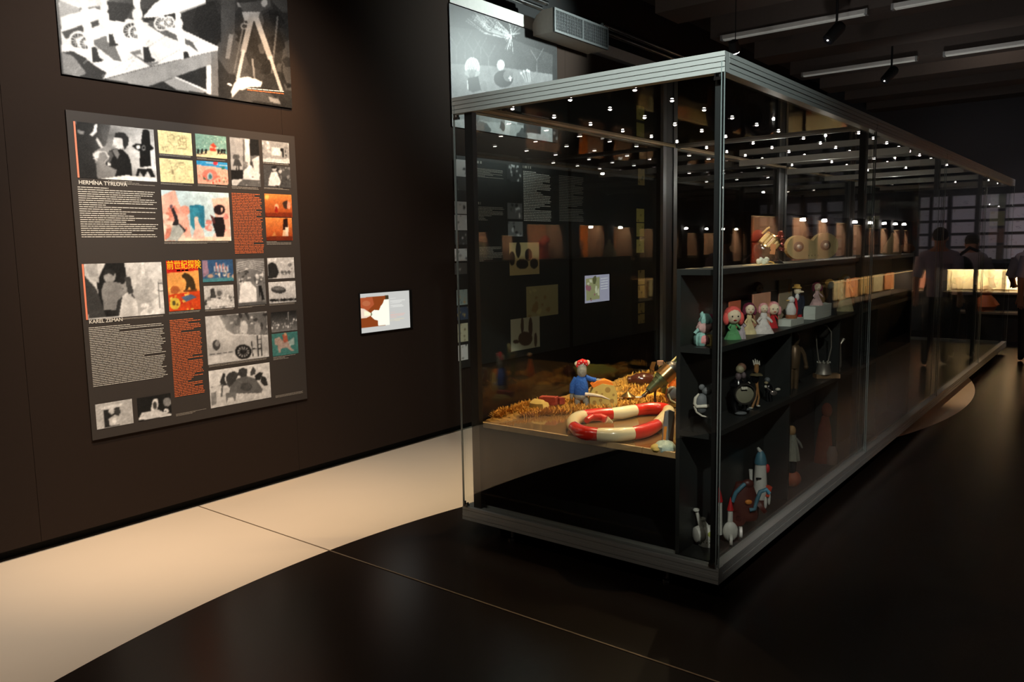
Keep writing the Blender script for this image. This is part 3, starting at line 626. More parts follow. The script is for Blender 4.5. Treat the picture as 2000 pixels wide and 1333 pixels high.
for q, sd in (([(697, 135), (955, 158), (963, 328), (708, 316)], 1), ([(710, 350), (965, 365), (973, 540), (720, 535)], 2)):
    p = pic(Z2, q, (240, 226, 172)); k = (150, 130, 96)
    if sd == 1:
        p.ell(805, 185, 20, 20, k).ell(805, 185, 16, 16, (240, 226, 172))
        for a in range(10): p.line(805+24*math.cos(a*.63), 185+24*math.sin(a*.63), 805+34*math.cos(a*.63), 185+34*math.sin(a*.63), 3, k)
        for r in range(5): p.line(852, 178+r*15, 918, 184+r*15, 3, k).line(855+r*15, 176, 855+r*15, 245, 3, k)
        for (a, b_, c_, d_) in ((770, 210, 820, 260), (820, 260, 920, 245), (820, 275, 915, 280), (820, 250, 822, 278), (918, 245, 916, 282), (740, 260, 740, 295), (755, 255, 765, 300), (730, 265, 775, 262)): p.line(a, b_, c_, d_, 3, k)
    else:
        for (a, b_, c_, d_) in ((790, 370, 812, 450), (812, 450, 750, 470), (812, 450, 850, 425), (850, 425, 840, 385), (812, 450, 835, 520), (835, 400, 880, 380)): p.line(a, b_, c_, d_, 3, k)
        p.ell(885, 408, 26, 26, k).ell(885, 408, 23, 23, (240, 226, 172)).ell(812, 455, 10, 18, (170, 150, 110)).ell(876, 404, 3, 3, k).ell(894, 404, 3, 3, k)
    N(p, 'sketch_print')
p = pic(Z2, [(985, 163), (1222, 183), (1228, 350), (993, 342)], (120, 160, 148)); rg = random.Random(3)
for _ in range(42): p.ell(rg.uniform(990, 1220), rg.uniform(175, 280), 2.5, 2.5, (230, 240, 226))
p.poly([(985, 320), (1050, 300), (1120, 285), (1180, 300), (1230, 325), (1230, 355), (985, 350)], (232, 214, 170)).ell(1120, 265, 22, 26, (230, 190, 160)).poly([(1100, 250), (1122, 232), (1148, 262), (1130, 272)], (206, 70, 50)).poly([(1095, 270), (1150, 280), (1140, 300), (1100, 295)], (196, 70, 50))
for x in (1008, 1038, 1066, 1165, 1188, 1210): p.ell(x, 290, 11, 11, 22).ell(x-3, 308, 8, 8, 22).line(x-12, 322, x+8, 298, 4, 22).line(x+10, 322, x-4, 300, 4, 22)
N(p)
p = pic(Z2, [(997, 370), (1232, 382), (1238, 552), (1003, 547)], (236, 172, 150)).poly([(990, 365), (1240, 375), (1240, 440), (1130, 415), (990, 400)], (52, 146, 200)).line(1050, 385, 1120, 388, 4, 230).line(1150, 398, 1236, 410, 5, 226)
p.ell(1140, 385, 17, 20, (206, 60, 70)).ell(1198, 425, 14, 12, (40, 120, 110)).ell(1095, 480, 60, 48, (220, 120, 104)).ell(1098, 490, 22, 30, (170, 190, 196)).ell(1100, 492, 12, 20, (60, 110, 120)).busy(26, [(206, 60, 50), (240, 200, 170), (60, 90, 70), (220, 110, 90)], 8, .05, (0, 1, 0, .35))
N(p)
p = pic(Z2, [(1250, 188), (1475, 208), (1483, 565), (1263, 563)], 90).poly([(1250, 190), (1350, 200), (1350, 440), (1258, 440)], 160).poly([(1250, 188), (1400, 200), (1410, 420), (1365, 420), (1360, 205)], 150).poly([(1365, 200), (1400, 203), (1405, 400), (1370, 400)], 220).poly([(1400, 200), (1480, 206), (1480, 330), (1405, 330)], 30)
p.poly([(1250, 440), (1350, 440), (1355, 510), (1262, 520)], 28).poly([(1262, 515), (1350, 510), (1300, 565), (1262, 565)], 200).poly([(1355, 450), (1400, 400), (1480, 470), (1480, 520), (1350, 510)], 218).ell(1298, 340, 28, 22, 80).poly([(1285, 360), (1320, 360), (1345, 410), (1275, 410)], 60).line(1302, 410, 1302, 440, 8, 40).line(1320, 410, 1322, 440, 8, 40).ell(1405, 410, 14, 18, 225).poly([(1420, 360), (1475, 330), (1475, 460), (1440, 450)], 200).busy(14, [60, 180, 120], 5, .08, (.4, 1, 0, .5))
N(p)
for q, sd, bx in (([(1497, 215), (1703, 230), (1706, 390), (1502, 380)], 11, 1), ([(1510, 403), (1713, 413), (1714, 572), (1513, 572)], 12, 2)):
    p = pic(Z2, q, 150 if bx == 1 else 70).busy(30, [60, 190, 120, 220, 40], sd, .09)
    if bx == 1: p.poly([(1570, 265), (1640, 270), (1640, 330), (1570, 325)], 215).poly([(1500, 350), (1710, 360), (1710, 392), (1500, 384)], 205).ell(1650, 285, 14, 14, 30).line(1655, 290, 1660, 345, 14, 40)
    else: p.poly([(1570, 455), (1610, 455), (1640, 530), (1630, 560), (1545, 560), (1552, 500)], 215).ell(1590, 430, 18, 18, 190).ell(1588, 420, 22, 10, 30)
    N(p)
p = pic(Z2, [(725, 595), (1245, 615), (1257, 983), (748, 985)], (200, 222, 228)).poly([(725, 640), (830, 590), (860, 700), (930, 800), (960, 980), (740, 990)], (232, 178, 160)).poly([(940, 720), (1050, 716), (1060, 880), (985, 915), (950, 860)], (54, 140, 166)).ell(996, 718, 57, 10, (40, 120, 150)).poly([(1010, 730), (1055, 720), (1060, 880), (1030, 870)], (36, 106, 136), al=.6)
p.poly([(1110, 660), (1245, 650), (1257, 985), (1180, 985)], (238, 190, 170)).poly([(740, 960), (1257, 950), (1257, 990), (740, 990)], (240, 214, 190)).busy(30, [(236, 160, 140), (246, 214, 196), (210, 130, 110)], 9, .09, (0, .35, .05, .7)).busy(12, [(240, 200, 190), (220, 140, 130)], 19, .07, (.65, 1, .05, .6))
p.poly([(800, 740), (820, 730), (850, 800), (860, 850), (915, 900), (900, 920), (840, 880), (810, 860), (828, 820)], (40, 36, 40)).poly([(810, 870), (860, 860), (900, 910), (850, 985), (750, 985), (790, 950)], (176, 180, 176)).ell(800, 720, 12, 16, (100, 80, 90))
p.poly([(978, 810), (1000, 800), (1015, 850), (1045, 900), (1060, 960), (960, 975), (985, 880)], (236, 190, 176)).ell(993, 815, 16, 20, (240, 210, 196)).ell(1170, 745, 44, 40, (38, 26, 28)).poly([(1130, 800), (1200, 800), (1215, 880), (1205, 950), (1150, 955), (1120, 860)], (30, 24, 26)).ell(1188, 745, 8, 18, (214, 170, 150)).poly([(1100, 785), (1125, 795), (1140, 850), (1120, 850)], (90, 50, 50))
N(p)
for q, T_ in (([(1515, 622), (1725, 630), (1725, 800), (1522, 800)], 1), ([(1524, 806), (1726, 806), (1730, 982), (1530, 980)], 2)):
    p = pic(Z2, q, (204, 84, 34)).grad((150, 56, 22), (232, 140, 70))
    if T_ == 1: p.ell(1533, 648, 17, 20, (240, 190, 100)).ell(1608, 722, 16, 22, (230, 170, 130)).poly([(1600, 720), (1612, 720), (1620, 765), (1595, 765)], (150, 30, 20)).poly([(1650, 690), (1690, 670), (1690, 740), (1665, 735)], (60, 40, 30)).poly([(1690, 675), (1715, 690), (1712, 740), (1690, 735)], (230, 150, 120)).poly([(1520, 770), (1726, 765), (1726, 802), (1522, 802)], (120, 44, 20))
    else: p.poly([(1664, 860), (1700, 860), (1698, 970), (1650, 970)], (230, 190, 150)).poly([(1660, 815), (1690, 810), (1698, 900), (1655, 900)], (40, 20, 16)).poly([(1675, 880), (1700, 880), (1698, 978), (1680, 978)], (236, 214, 190)).poly([(1570, 950), (1590, 910), (1610, 950), (1600, 978), (1575, 978)], (200, 130, 70)).poly([(1530, 950), (1728, 945), (1730, 983), (1530, 982)], (110, 40, 18))
    N(p)
text('HERMÍNA TÝRLOVÁ', Z2, 92, 547, 0.0300, mtxt, t, bold=0.0006)
text('KAREL ZEMAN', Z3, 150, 522, 0.0290, mtxt, t, bold=0.0006)
lines(Z2, [(92, 572), (690, 580), (700, 955), (108, 965)], 24, mtxt, t, 1, frac=0.36)
lines(Z2, [(1268, 614), (1500, 624), (1510, 1080), (1285, 1084)], 38, mtxo, t, 2, frac=.5)
lines(Z3, [(150, 540), (655, 505), (675, 870), (175, 955)], 34, mtxt, t, 3, frac=0.36)
lines(Z3, [(690, 495), (900, 480), (922, 985), (720, 1015)], 46, mtxo, t, 4, frac=.5)
for q, T_, n_ in (([(338, 522), (682, 532), (682, 560), (338, 555)], Z2, 3), ([(712, 318), (960, 330), (960, 345), (712, 334)], Z2, 2), ([(998, 347), (1225, 356), (1225, 370), (998, 362)], Z2, 2), ([(722, 540), (970, 545), (970, 560), (722, 555)], Z2, 2), ([(1005, 552), (1235, 556), (1235, 572), (1005, 568)], Z2, 2),
                  ([(1265, 567), (1480, 570), (1480, 592), (1265, 586)], Z2, 2), ([(1512, 575), (1712, 576), (1712, 592), (1512, 590)], Z2, 2), ([(748, 990), (1252, 988), (1252, 1006), (748, 1006)], Z2, 2), ([(1532, 985), (1728, 985), (1728, 1015), (1532, 1012)], Z2, 3), ([(1504, 383), (1706, 393), (1706, 403), (1506, 396)], Z2, 1),
                  ([(370, 480), (655, 466), (655, 478), (370, 492)], Z3, 2), ([(684, 442), (895, 430), (895, 444), (684, 458)], Z3, 2), ([(925, 430), (1120, 416), (1120, 428), (925, 440)], Z3, 2), ([(1145, 408), (1332, 393), (1332, 406), (1145, 420)], Z3, 2), ([(1354, 390), (1530, 378), (1530, 390), (1354, 402)], Z3, 2),
                  ([(950, 797), (1350, 748), (1350, 762), (950, 812)], Z3, 2), ([(1380, 740), (1545, 724), (1545, 748), (1380, 764)], Z3, 3), ([(730, 1118), (940, 1092), (940, 1110), (730, 1136)], Z3, 3), ([(1395, 995), (1580, 975), (1580, 992), (1395, 1012)], Z3, 3)):
    lines(T_, q, n_, mtxw, t, int(q[0][0]+q[0][1]), 'caption_text', frac=.42)
p = pic(Z3, [(115, 125), (632, 108), (655, 463), (145, 487)], 200).poly([(260, 115), (385, 112), (400, 200), (380, 300), (350, 470), (240, 480), (200, 250)], 28).poly([(118, 200), (200, 290), (265, 480), (145, 487)], 56).poly([(120, 130), (200, 120), (220, 250), (160, 230)], 170)
p.glow(600, 300, 120, 240, .8).glow(470, 420, 90, 225, .6).ell(288, 205, 40, 46, 150).poly([(248, 200), (255, 165), (290, 155), (322, 175), (318, 205), (285, 185)], 40).poly([(232, 300), (250, 245), (300, 240), (360, 250), (380, 300), (420, 270), (428, 290), (340, 370), (330, 430), (250, 430)], 128).poly([(360, 262), (410, 245), (425, 275), (390, 305)], 150)
p.poly([(385, 210), (425, 205), (440, 290), (480, 330), (460, 360), (410, 320)], 60).poly([(390, 330), (430, 320), (450, 470), (365, 470)], 196).ell(505, 200, 42, 50, 190).poly([(470, 250), (550, 250), (580, 460), (480, 465), (470, 380), (440, 320)], 176).busy(30, [230, 210, 190, 236], 7, .1, (.72, 1, 0, 1)).line(610, 250, 655, 258, 5, 60).line(608, 300, 655, 306, 5, 60).line(610, 240, 625, 420, 4, 80)
N(p)
_q = quad(Z3, [(115, 125), (632, 108), (655, 463), (145, 487)])
keep(MB().box(XW+0.012, XW+0.0135, _q[0]-.012, _q[0]-.002, _q[2], _q[3]).build('orange_line', mat('salmon_ink', (226, 130, 100), var=0)), t)
p = pic(Z3, [(667, 102), (875, 97), (897, 425), (682, 440)], (206, 70, 30), 0.004).poly([(670, 180), (885, 165), (890, 300), (680, 330)], (232, 160, 84)).poly([(665, 98), (880, 95), (884, 165), (670, 185)], (196, 40, 30)).busy(24, [(236, 190, 90), (220, 90, 40), (190, 50, 30), (240, 150, 60)], 5, .08, (0, 1, 0, .45))
p.poly([(768, 200), (790, 180), (815, 190), (845, 215), (862, 270), (860, 300), (835, 300), (820, 275), (805, 300), (792, 298), (800, 250), (790, 225), (770, 212)], (60, 46, 28)).poly([(690, 290), (710, 268), (745, 272), (760, 300), (735, 325), (700, 318)], (176, 96, 50)).poly([(765, 345), (830, 325), (870, 345), (800, 375)], (80, 100, 130)).ell(724, 388, 36, 40, (220, 186, 70)).ell(716, 384, 12, 16, (90, 80, 40)).ell(740, 395, 7, 9, (120, 90, 40)).poly([(780, 300), (870, 290), (870, 305), (782, 312)], (110, 60, 30))
N(p, 'film_poster_print')
text('前世紀探険', Z3, 669, 155, 0.0580, mat('yellow_ink', (250, 196, 20), var=0), t, 'poster_title', sx=.78, bold=0.0004)
lines(Z3, [(735, 164), (815, 158), (815, 172), (735, 178)], 1, mat('blue_ink', (120, 120, 190), var=0), t, 77, 'poster_subtitle', .7, 0)
p = pic(Z3, [(903, 97), (1110, 92), (1115, 235), (910, 245)], (50, 84, 124)); rg = random.Random(2)
for k in range(9): x = 985+k*11; p.poly([(x, 110+rg.uniform(0, 30)), (x+7, 110+rg.uniform(0, 30)), (x+8, 175), (x, 175)], (206, 140, 130) if k % 2 else (190, 190, 196))
p.poly([(905, 100), (940, 100), (950, 190), (910, 215)], (150, 120, 140)).busy(22, [(214, 206, 196), (180, 150, 130), (90, 110, 130)], 3, .09, (.1, 1, .1, .4)).poly([(905, 222), (1115, 215), (1115, 236), (910, 246)], (70, 130, 140)); N(p)
p = pic(Z3, [(915, 270), (1115, 262), (1120, 412), (925, 427)], 190).busy(34, [60, 120, 220, 160, 30], 21, .1, (0, 1, 0, .6)).ell(1020, 320, 26, 30, 160).ell(1020, 320, 16, 20, 90).poly([(930, 380), (1000, 350), (1110, 390), (1000, 410)], 215).poly([(960, 290), (985, 285), (1000, 350), (960, 352)], 60); N(p)
p = pic(Z3, [(1132, 90), (1320, 85), (1332, 390), (1143, 405)], 120)
for k in range(5): p.line(1135, 118+k*16, 1225, 100+k*12, 5, 190).line(1225, 100+k*12, 1322, 112+k*16, 5, 190)
p.busy(34, [60, 200, 230, 90], 22, .08, (0, 1, .42, .8)).poly([(1160, 265), (1190, 240), (1225, 240), (1265, 285), (1270, 385), (1150, 395)], 236).poly([(1280, 270), (1300, 265), (1322, 360), (1305, 365), (1295, 310), (1285, 360)], 30).poly([(1145, 385), (1332, 372), (1332, 392), (1143, 406)], 90); N(p)
p = pic(Z3, [(1340, 83), (1518, 78), (1522, 213), (1345, 227)], 196).poly([(1340, 90), (1400, 85), (1400, 100), (1345, 110)], 232).poly([(1345, 125), (1370, 110), (1400, 125), (1418, 180), (1400, 215), (1345, 222)], 40).busy(12, [230, 120, 210], 33, .08, (.5, 1, .3, 1))
for k in range(7): p.line(1435+k*9, 165, 1435+k*9, 192, 3, 40)
p.line(1432, 180, 1500, 176, 4, 50); N(p)
p = pic(Z3, [(1348, 243), (1530, 238), (1530, 375), (1353, 388)], 206).grad(190, 222).ell(1415, 296, 50, 24, 60, rot=.06).ell(1412, 287, 44, 12, 110, rot=.06)
for k in range(22): p.ell(1358+k*8.2, 366-k*.4+(k % 3), 4, 8+(k*7 % 5), 26)
N(p)
p = pic(Z3, [(925, 475), (1337, 438), (1352, 745), (945, 795)], 170).poly([(1010, 470), (1335, 440), (1345, 610), (1110, 600), (1060, 560)], 90).busy(46, [160, 200, 60, 120, 40], 44, .05, (.28, 1, .5, 1)).ell(1185, 545, 26, 44, 196).ell(1183, 520, 12, 14, 220).ell(1275, 555, 22, 40, 140)
p.poly([(925, 478), (1008, 470), (1035, 520), (1060, 570), (1110, 596), (1345, 604), (1350, 745), (945, 795)], 176).poly([(1008, 470), (1018, 469), (1045, 520), (1070, 565), (1115, 590), (1342, 598), (1342, 606), (1108, 600), (1058, 575), (1030, 525)], 220).poly([(945, 740), (1345, 700), (1350, 745), (945, 795)], 200)
p.glow(1000, 560, 90, 214, .7).glow(1200, 650, 120, 196, .5).ell(1000, 665, 26, 36, 60).ell(1006, 655, 14, 20, 130).ell(1180, 710, 56, 50, 34).ell(1180, 710, 40, 36, 150)
for k in range(6): p.line(1180-46*math.cos(k*pi/6), 710-42*math.sin(k*pi/6), 1180+46*math.cos(k*pi/6), 710+42*math.sin(k*pi/6), 7, 30)
p.ell(1180, 710, 10, 9, 40)
for (a, b_, c_, d_) in ((1272, 600, 1280, 740), (1298, 592, 1304, 736), (1275, 630, 1298, 627), (1275, 660, 1300, 657), (1278, 690, 1302, 687), (1235, 640, 1245, 740), (955, 728, 990, 724), (1005, 722, 1035, 718), (1045, 717, 1070, 714), (1080, 712, 1110, 708), (1240, 690, 1270, 688)): p.line(a, b_, c_, d_, 6, 46)
N(p)
p = pic(Z3, [(1363, 440), (1535, 440), (1540, 565), (1370, 580)], 60).grad(120, 30).busy(40, [200, 160, 90, 230], 51, .055, (0, 1, .1, .62)).line(1480, 445, 1480, 500, 5, 170); N(p)
p = pic(Z3, [(1368, 592), (1542, 572), (1547, 722), (1378, 738)], (66, 120, 116)).poly([(1388, 620), (1420, 612), (1450, 640), (1500, 640), (1495, 680), (1520, 700), (1500, 705), (1470, 680), (1430, 690), (1430, 716), (1415, 716), (1410, 670), (1390, 660)], (170, 150, 140)).poly([(1440, 595), (1470, 590), (1480, 640), (1450, 650)], (166, 90, 70)).ell(1460, 592, 9, 11, (190, 150, 120)).poly([(1480, 640), (1520, 610), (1520, 660), (1490, 670)], (150, 170, 166)); N(p)
p = pic(Z3, [(948, 838), (1355, 780), (1366, 1012), (963, 1090)], 206).grad(196, 218).poly([(1085, 990), (1095, 930), (1140, 890), (1200, 870), (1260, 890), (1310, 960), (1300, 985)], 96).poly([(1062, 880), (1085, 850), (1120, 840), (1150, 855), (1130, 900), (1085, 950), (1070, 920)], 60).poly([(1150, 830), (1175, 815), (1205, 825), (1205, 870), (1170, 880), (1145, 865)], 56).poly([(1225, 850), (1245, 808), (1262, 830), (1258, 860), (1230, 870)], 70).poly([(1255, 870), (1290, 845), (1312, 850), (1290, 900), (1265, 900)], 40)
p.poly([(1025, 910), (1045, 850), (1060, 855), (1055, 900), (1075, 935), (1030, 935)], 50).poly([(1300, 870), (1330, 880), (1345, 930), (1320, 940), (1295, 910)], 44).ell(1200, 945, 40, 30, 70).poly([(1060, 985), (1130, 975), (1135, 990), (1125, 1045), (1110, 1010), (1080, 1015), (1068, 1055)], 110).poly([(965, 985), (1000, 975), (1000, 1060), (970, 1070)], 130).line(1040, 930, 1035, 1010, 12, 90).line(960, 948, 1045, 930, 3, 120)
N(p)
p = pic(Z3, [(190, 1063), (438, 1023), (445, 1185), (203, 1232)], 186).poly([(225, 1080), (370, 1052), (370, 1075), (228, 1100)], 226).poly([(248, 1098), (350, 1080), (358, 1200), (255, 1220)], 40).ell(300, 1105, 20, 22, 206).ell(340, 1108, 20, 22, 60).poly([(280, 1160), (320, 1130), (365, 1140), (370, 1190), (290, 1205)], 196).ell(318, 1170, 16, 18, 232); N(p)
p = pic(Z3, [(470, 1018), (693, 988), (703, 1138), (478, 1172)], 30).ell(672, 1045, 28, 30, 130).poly([(480, 1160), (500, 1120), (560, 1105), (600, 1090), (640, 1110), (700, 1125), (703, 1138), (485, 1168)], 214).poly([(562, 1100), (575, 1030), (605, 1022), (615, 1060), (600, 1110)], 222).ell(590, 1068, 14, 26, 60).ell(665, 1105, 18, 16, 226).ell(660, 1106, 4, 5, 20); N(p)
# ---- small lit screen
def tablet(py, label, y0, y1, z0, z1, kind):
    t = thing('wall_screen', label, 'screen', (XW, y0, z0))
    MB().box(0.001, 0.012, -0.006, y1-y0+0.03, -0.006, z1-z0+0.006).build('casing', m_black, t)
    p = Pic(y0, y1, z0, z1, (200, 200, 196), 0.0026, ZS)
    return t, p
ZS = TZ(680, 550, 11.107)
t, p = tablet(0, 'small lit white screen on the dark wall left of glass case', 0.786, 1.303, 0.985, 1.286, 0)
p.poly([(258, 360), (868, 300), (900, 945), (285, 1012)], (140, 62, 16)).poly([(258, 360), (520, 340), (560, 500), (420, 640), (262, 560)], (176, 84, 46)).ell(390, 480, 90, 60, (196, 120, 80), al=.6).poly([(265, 580), (350, 600), (430, 650), (500, 690), (500, 740), (400, 790), (275, 805)], (240, 216, 196)).poly([(340, 640), (430, 660), (495, 700), (470, 740), (350, 750)], (255, 250, 214))
p.poly([(775, 395), (878, 385), (900, 940), (650, 965), (640, 850), (570, 830), (490, 760), (520, 720), (500, 670), (560, 620), (665, 625), (700, 540), (750, 470)], (255, 255, 238)).poly([(800, 305), (868, 300), (874, 385), (805, 388)], (60, 50, 30)).ell(502, 712, 14, 34, (120, 130, 100))
for (x0_, y0_, x1_, y1_) in ((905, 372, 1030, 362), (905, 428, 1228, 400), (905, 452, 1155, 433), (905, 480, 1118, 460), (905, 525, 1170, 505), (905, 560, 1200, 528)): p.line(x0_, y0_, x1_, y1_, 12, (232, 232, 226))
for (x0_, y0_, x1_, y1_) in ((915, 675, 1018, 664), (915, 722, 1228, 690), (915, 745, 1205, 722), (915, 780, 1058, 768)): p.line(x0_, y0_, x1_, y1_, 12, (226, 190, 180))
for (x0_, y0_, x1_, y1_) in ((915, 828, 1215, 798), (915, 855, 1120, 838)): p.line(x0_, y0_, x1_, y1_, 12, (220, 212, 186))
keep(p.blur(1).build('display', XW, 0.0135, None, SCREEN), t)
# ---- tall night poster by the corner
y0, y1 = 1.880, 3.445
t = thing('photo_mural', 'large dark mural of two puppets under a comet like straw tail', 'poster', (XW, y0, 2.642))
MB().box(0.001, 0.01, 0, y1-y0, 0, 1.0).build('backing_board', mat('board_edge', (30, 30, 30)), t)
p = Pic(y0, y1, 2.642, 3.642, 30, 0.006, Z4)
p.poly([(30, 480), (200, 470), (400, 500), (860, 560), (860, 1150), (30, 1150)], 106).poly([(30, 200), (400, 240), (860, 420), (860, 570), (400, 505), (30, 485)], 54).busy(50, [100, 118, 92, 112], 61, .06, (0, 1, 0, .5)); rg = random.Random(9)
for (x, y) in ((125, 360), (255, 400), (370, 440), (190, 330), (310, 370), (740, 460)): p.line(x, y, x, y+120, 5, 96).line(x, y, x-50, y-80, 5, 92).line(x, y, x+50, y-90, 5, 92)
for k in range(46):
    a = rg.uniform(0, 1); p.line(200+160*a+rg.uniform(-20, 20), 60+rg.uniform(0, 60)+60*(1-a), 330+120*a, 170+90*(1-a), 2.5, rg.choice([140, 180, 120])).line(330+120*a, 170+90*(1-a), 525+rg.uniform(-10, 10), 250+50*(1-a), 3, rg.choice([150, 190, 130]))
for k in range(40):
    a = rg.uniform(0, 6.3); r = rg.uniform(60, 130); p.line(545, 270, 545+r*.6*math.cos(a), 270+r*1.1*math.sin(a), 2.5, rg.choice([170, 210, 130]))
p.ell(245, 515, 58, 76, 205).ell(245, 560, 60, 30, 150)
for k in range(8): p.line(200+k*13, 450+abs(k-4)*8, 225+k*5, 590, 3, 70)
p.poly([(210, 600), (290, 585), (312, 690), (250, 706), (215, 690)], 16).poly([(205, 610), (212, 620), (218, 690), (206, 680)], 200).ell(463, 498, 30, 42, 196).ell(484, 604, 74, 66, 26).ell(520, 580, 38, 46, 90).line(535, 580, 538, 625, 7, 220).line(522, 600, 552, 596, 7, 220)
for (a, b_, c_, d_) in ((620, 560, 655, 632), (640, 545, 665, 632), (665, 540, 680, 632), (680, 545, 692, 630)): p.line(a, b_, c_, d_, 6, 150).ell(a, b_, 9, 10, 170)
p.poly([(30, 900), (860, 980), (860, 1100), (30, 1000)], 150).busy(16, [40, 60, 170], 66, .07, (.1, .9, 0, .3)).poly([(640, 880), (770, 900), (770, 1030), (640, 1010)], 30)
keep(p.blur(1).grain(5).build('photo_print', XW, 0.0112, None), t)
# ---- second information panel, behind the glass case
t = thing('information_board', 'grey panel of text columns and stills seen through the case', 'information panel', (XW, 1.92, 0.567))
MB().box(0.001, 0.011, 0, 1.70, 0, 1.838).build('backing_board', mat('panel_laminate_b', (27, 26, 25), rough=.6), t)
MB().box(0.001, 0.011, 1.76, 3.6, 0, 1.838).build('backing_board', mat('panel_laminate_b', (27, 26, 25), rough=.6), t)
def seen(x0, y0_, x1, y1_, bg, cols, seed, n=14):
    p = pic(ZP, [(x0, y0_), (x1, y0_), (x1, y1_), (x0, y1_)], bg, 0.008); p.busy(n, cols, seed, .13); keep(p.blur(1).build('photo_print', XW, 0.0125, None), t)
bw = [40, 200, 120, 80]
for k, (a, b_) in enumerate(((312, 345), (346, 372), (394, 418), (420, 450), (452, 478), (486, 510), (514, 536))): seen(888, a, 912, b_, [190, 60, 170, 180, 60, 180, 80][k], bw, 70+k, 6)
seen(892, 566, 913, 596, (150, 170, 170), [(200, 150, 90), (90, 120, 130)], 80, 6); seen(893, 600, 914, 625, (60, 70, 90), [(160, 140, 90)], 81, 6); seen(894, 632, 914, 668, (190, 186, 160), [(90, 80, 60)], 82, 6); seen(895, 674, 914, 704, 214, [60], 83, 3)
seen(990, 322, 1019, 355, 60, [30, 190, 220], 84); seen(991, 397, 1020, 428, 90, bw, 85); seen(992, 433, 1021, 462, 120, bw, 86)
seen(995, 474, 1053, 537, (196, 176, 126), [(214, 196, 150), (190, 170, 120)], 87, 8)
p = pic(ZP, [(995, 474), (1053, 474), (1053, 537), (995, 537)], (190, 170, 122), 0.006); 
for (x, y, w_, h_) in ((1000, 505, 6, 14), (1012, 488, 5, 16), (1020, 516, 12, 10), (1032, 498, 7, 12), (1043, 515, 8, 10)): p.ell(x, y, w_, h_, (40, 34, 30))
keep(p.blur(1).build('photo_print', XW, 0.0128, None), t)
seen(1028, 558, 1090, 618, (160, 150, 110), [(180, 170, 120), (150, 120, 80)], 88, 10)
p = pic(ZP, [(997, 625), (1054, 617), (1054, 678), (998, 687)], (176, 172, 150), 0.006)
for (x, y, w_, h_) in ((1026, 662, 14, 14), (1020, 636, 3, 16), (1036, 640, 4, 20), (1008, 668, 6, 4), (1046, 664, 3, 14)): p.ell(x, y, w_, h_, (80, 62, 50))
keep(p.blur(1).build('photo_print', XW, 0.0128, None), t)
for k, (a, b_) in enumerate(((408, 434), (436, 462), (468, 494))): seen(1243, a, 1258, b_, (176, 160, 90), [(120, 100, 60)], 90+k, 2)
for k, (a, b_) in enumerate(((330, 362), (528, 556), (558, 582), (592, 612), (614, 632))): seen(1246, a, 1259, b_, (160, 140, 90), [(70, 60, 40)], 95+k, 4)
lines(ZP, [(923, 326), (984, 334), (984, 350), (923, 346)], 8, mtxw, t, 11, frac=.45); lines(ZP, [(923, 403), (985, 405), (985, 432), (923, 431)], 10, mtxw, t, 12, frac=.45)
lines(ZP, [(923, 482), (982, 482), (982, 510), (923, 512)], 10, mtxw, t, 13, frac=.45); lines(ZP, [(1021, 334), (1076, 338), (1077, 432), (1024, 434)], 30, mtxt, t, 14, frac=.45); lines(ZP, [(1092, 342), (1140, 346), (1140, 432), (1092, 434)], 28, mtxw, t, 15, frac=.3)
for (x, y, w_) in ((922, 318, 20), (923, 398, 16), (1021, 328, 18)): lines(ZP, [(x, y-3), (x+w_, y-3), (x+w_, y+3), (x, y+3)], 1, mtxw, t, x, 'title_text', .8, 0)
ZS = TZ(1142, 535, 1)
a, b_ = ZP(1142, 593), ZP(1190, 535)
t2, p = tablet(0, 'small lit screen on the far wall seen through the case', ZP(1142, 566)[0], ZP(1190, 564)[0], a[1], ZP(1142, 539)[1], 0)
p.T = ZP; p.a[:] = (168, 166, 186); p.poly([(1144, 545), (1171, 541), (1171, 584), (1145, 588)], (150, 150, 110)); p.busy(10, [(90, 90, 60), (200, 200, 170), (150, 100, 110)], 3, .1, (.05, .55, .1, .9))
for k in range(5): p.line(1173, 545+k*5, 1187, 543+k*5, 1.6, (214, 214, 220))
keep(p.build('display', XW, 0.0135, None, print_mat('dim_screen', .1, .8)), t2)
# ============================================================ THINGS IN THE CASE
class PX(MB):
    def __init__(s, k): super().__init__(); s.k = k
    def build(s, name, m, parent=None, loc=None, label=None):
        s.v = [(a*s.k, b*s.k, c*s.k) for a, b, c in s.v]; return super().build(name, m, parent, loc, label)
def pxs(P): return float(np.dot(np.array(P)-CAM, Fw))/FPX     # metres per photo pixel at that point
class Fig:
    """a figure whose local units are photo pixels: x to the right, y away, z up"""
    def __init__(s, name, label, cat, P, group=None, rz=YAW):
        s.P = V(P); s.k = pxs(P); s.t = thing(name, label, cat, P, rz, group)
    def part(s, name, m, fn, parent=None, label=None):
        b = PX(s.k); fn(b); return b.build(name, m, parent or s.t, None, label)
ZD = 0.650
def cloth(n, c, b=0.5, sc=60, var=.35): return mat(n, c, rough=0.9, var=var, scale=sc, bump=b)
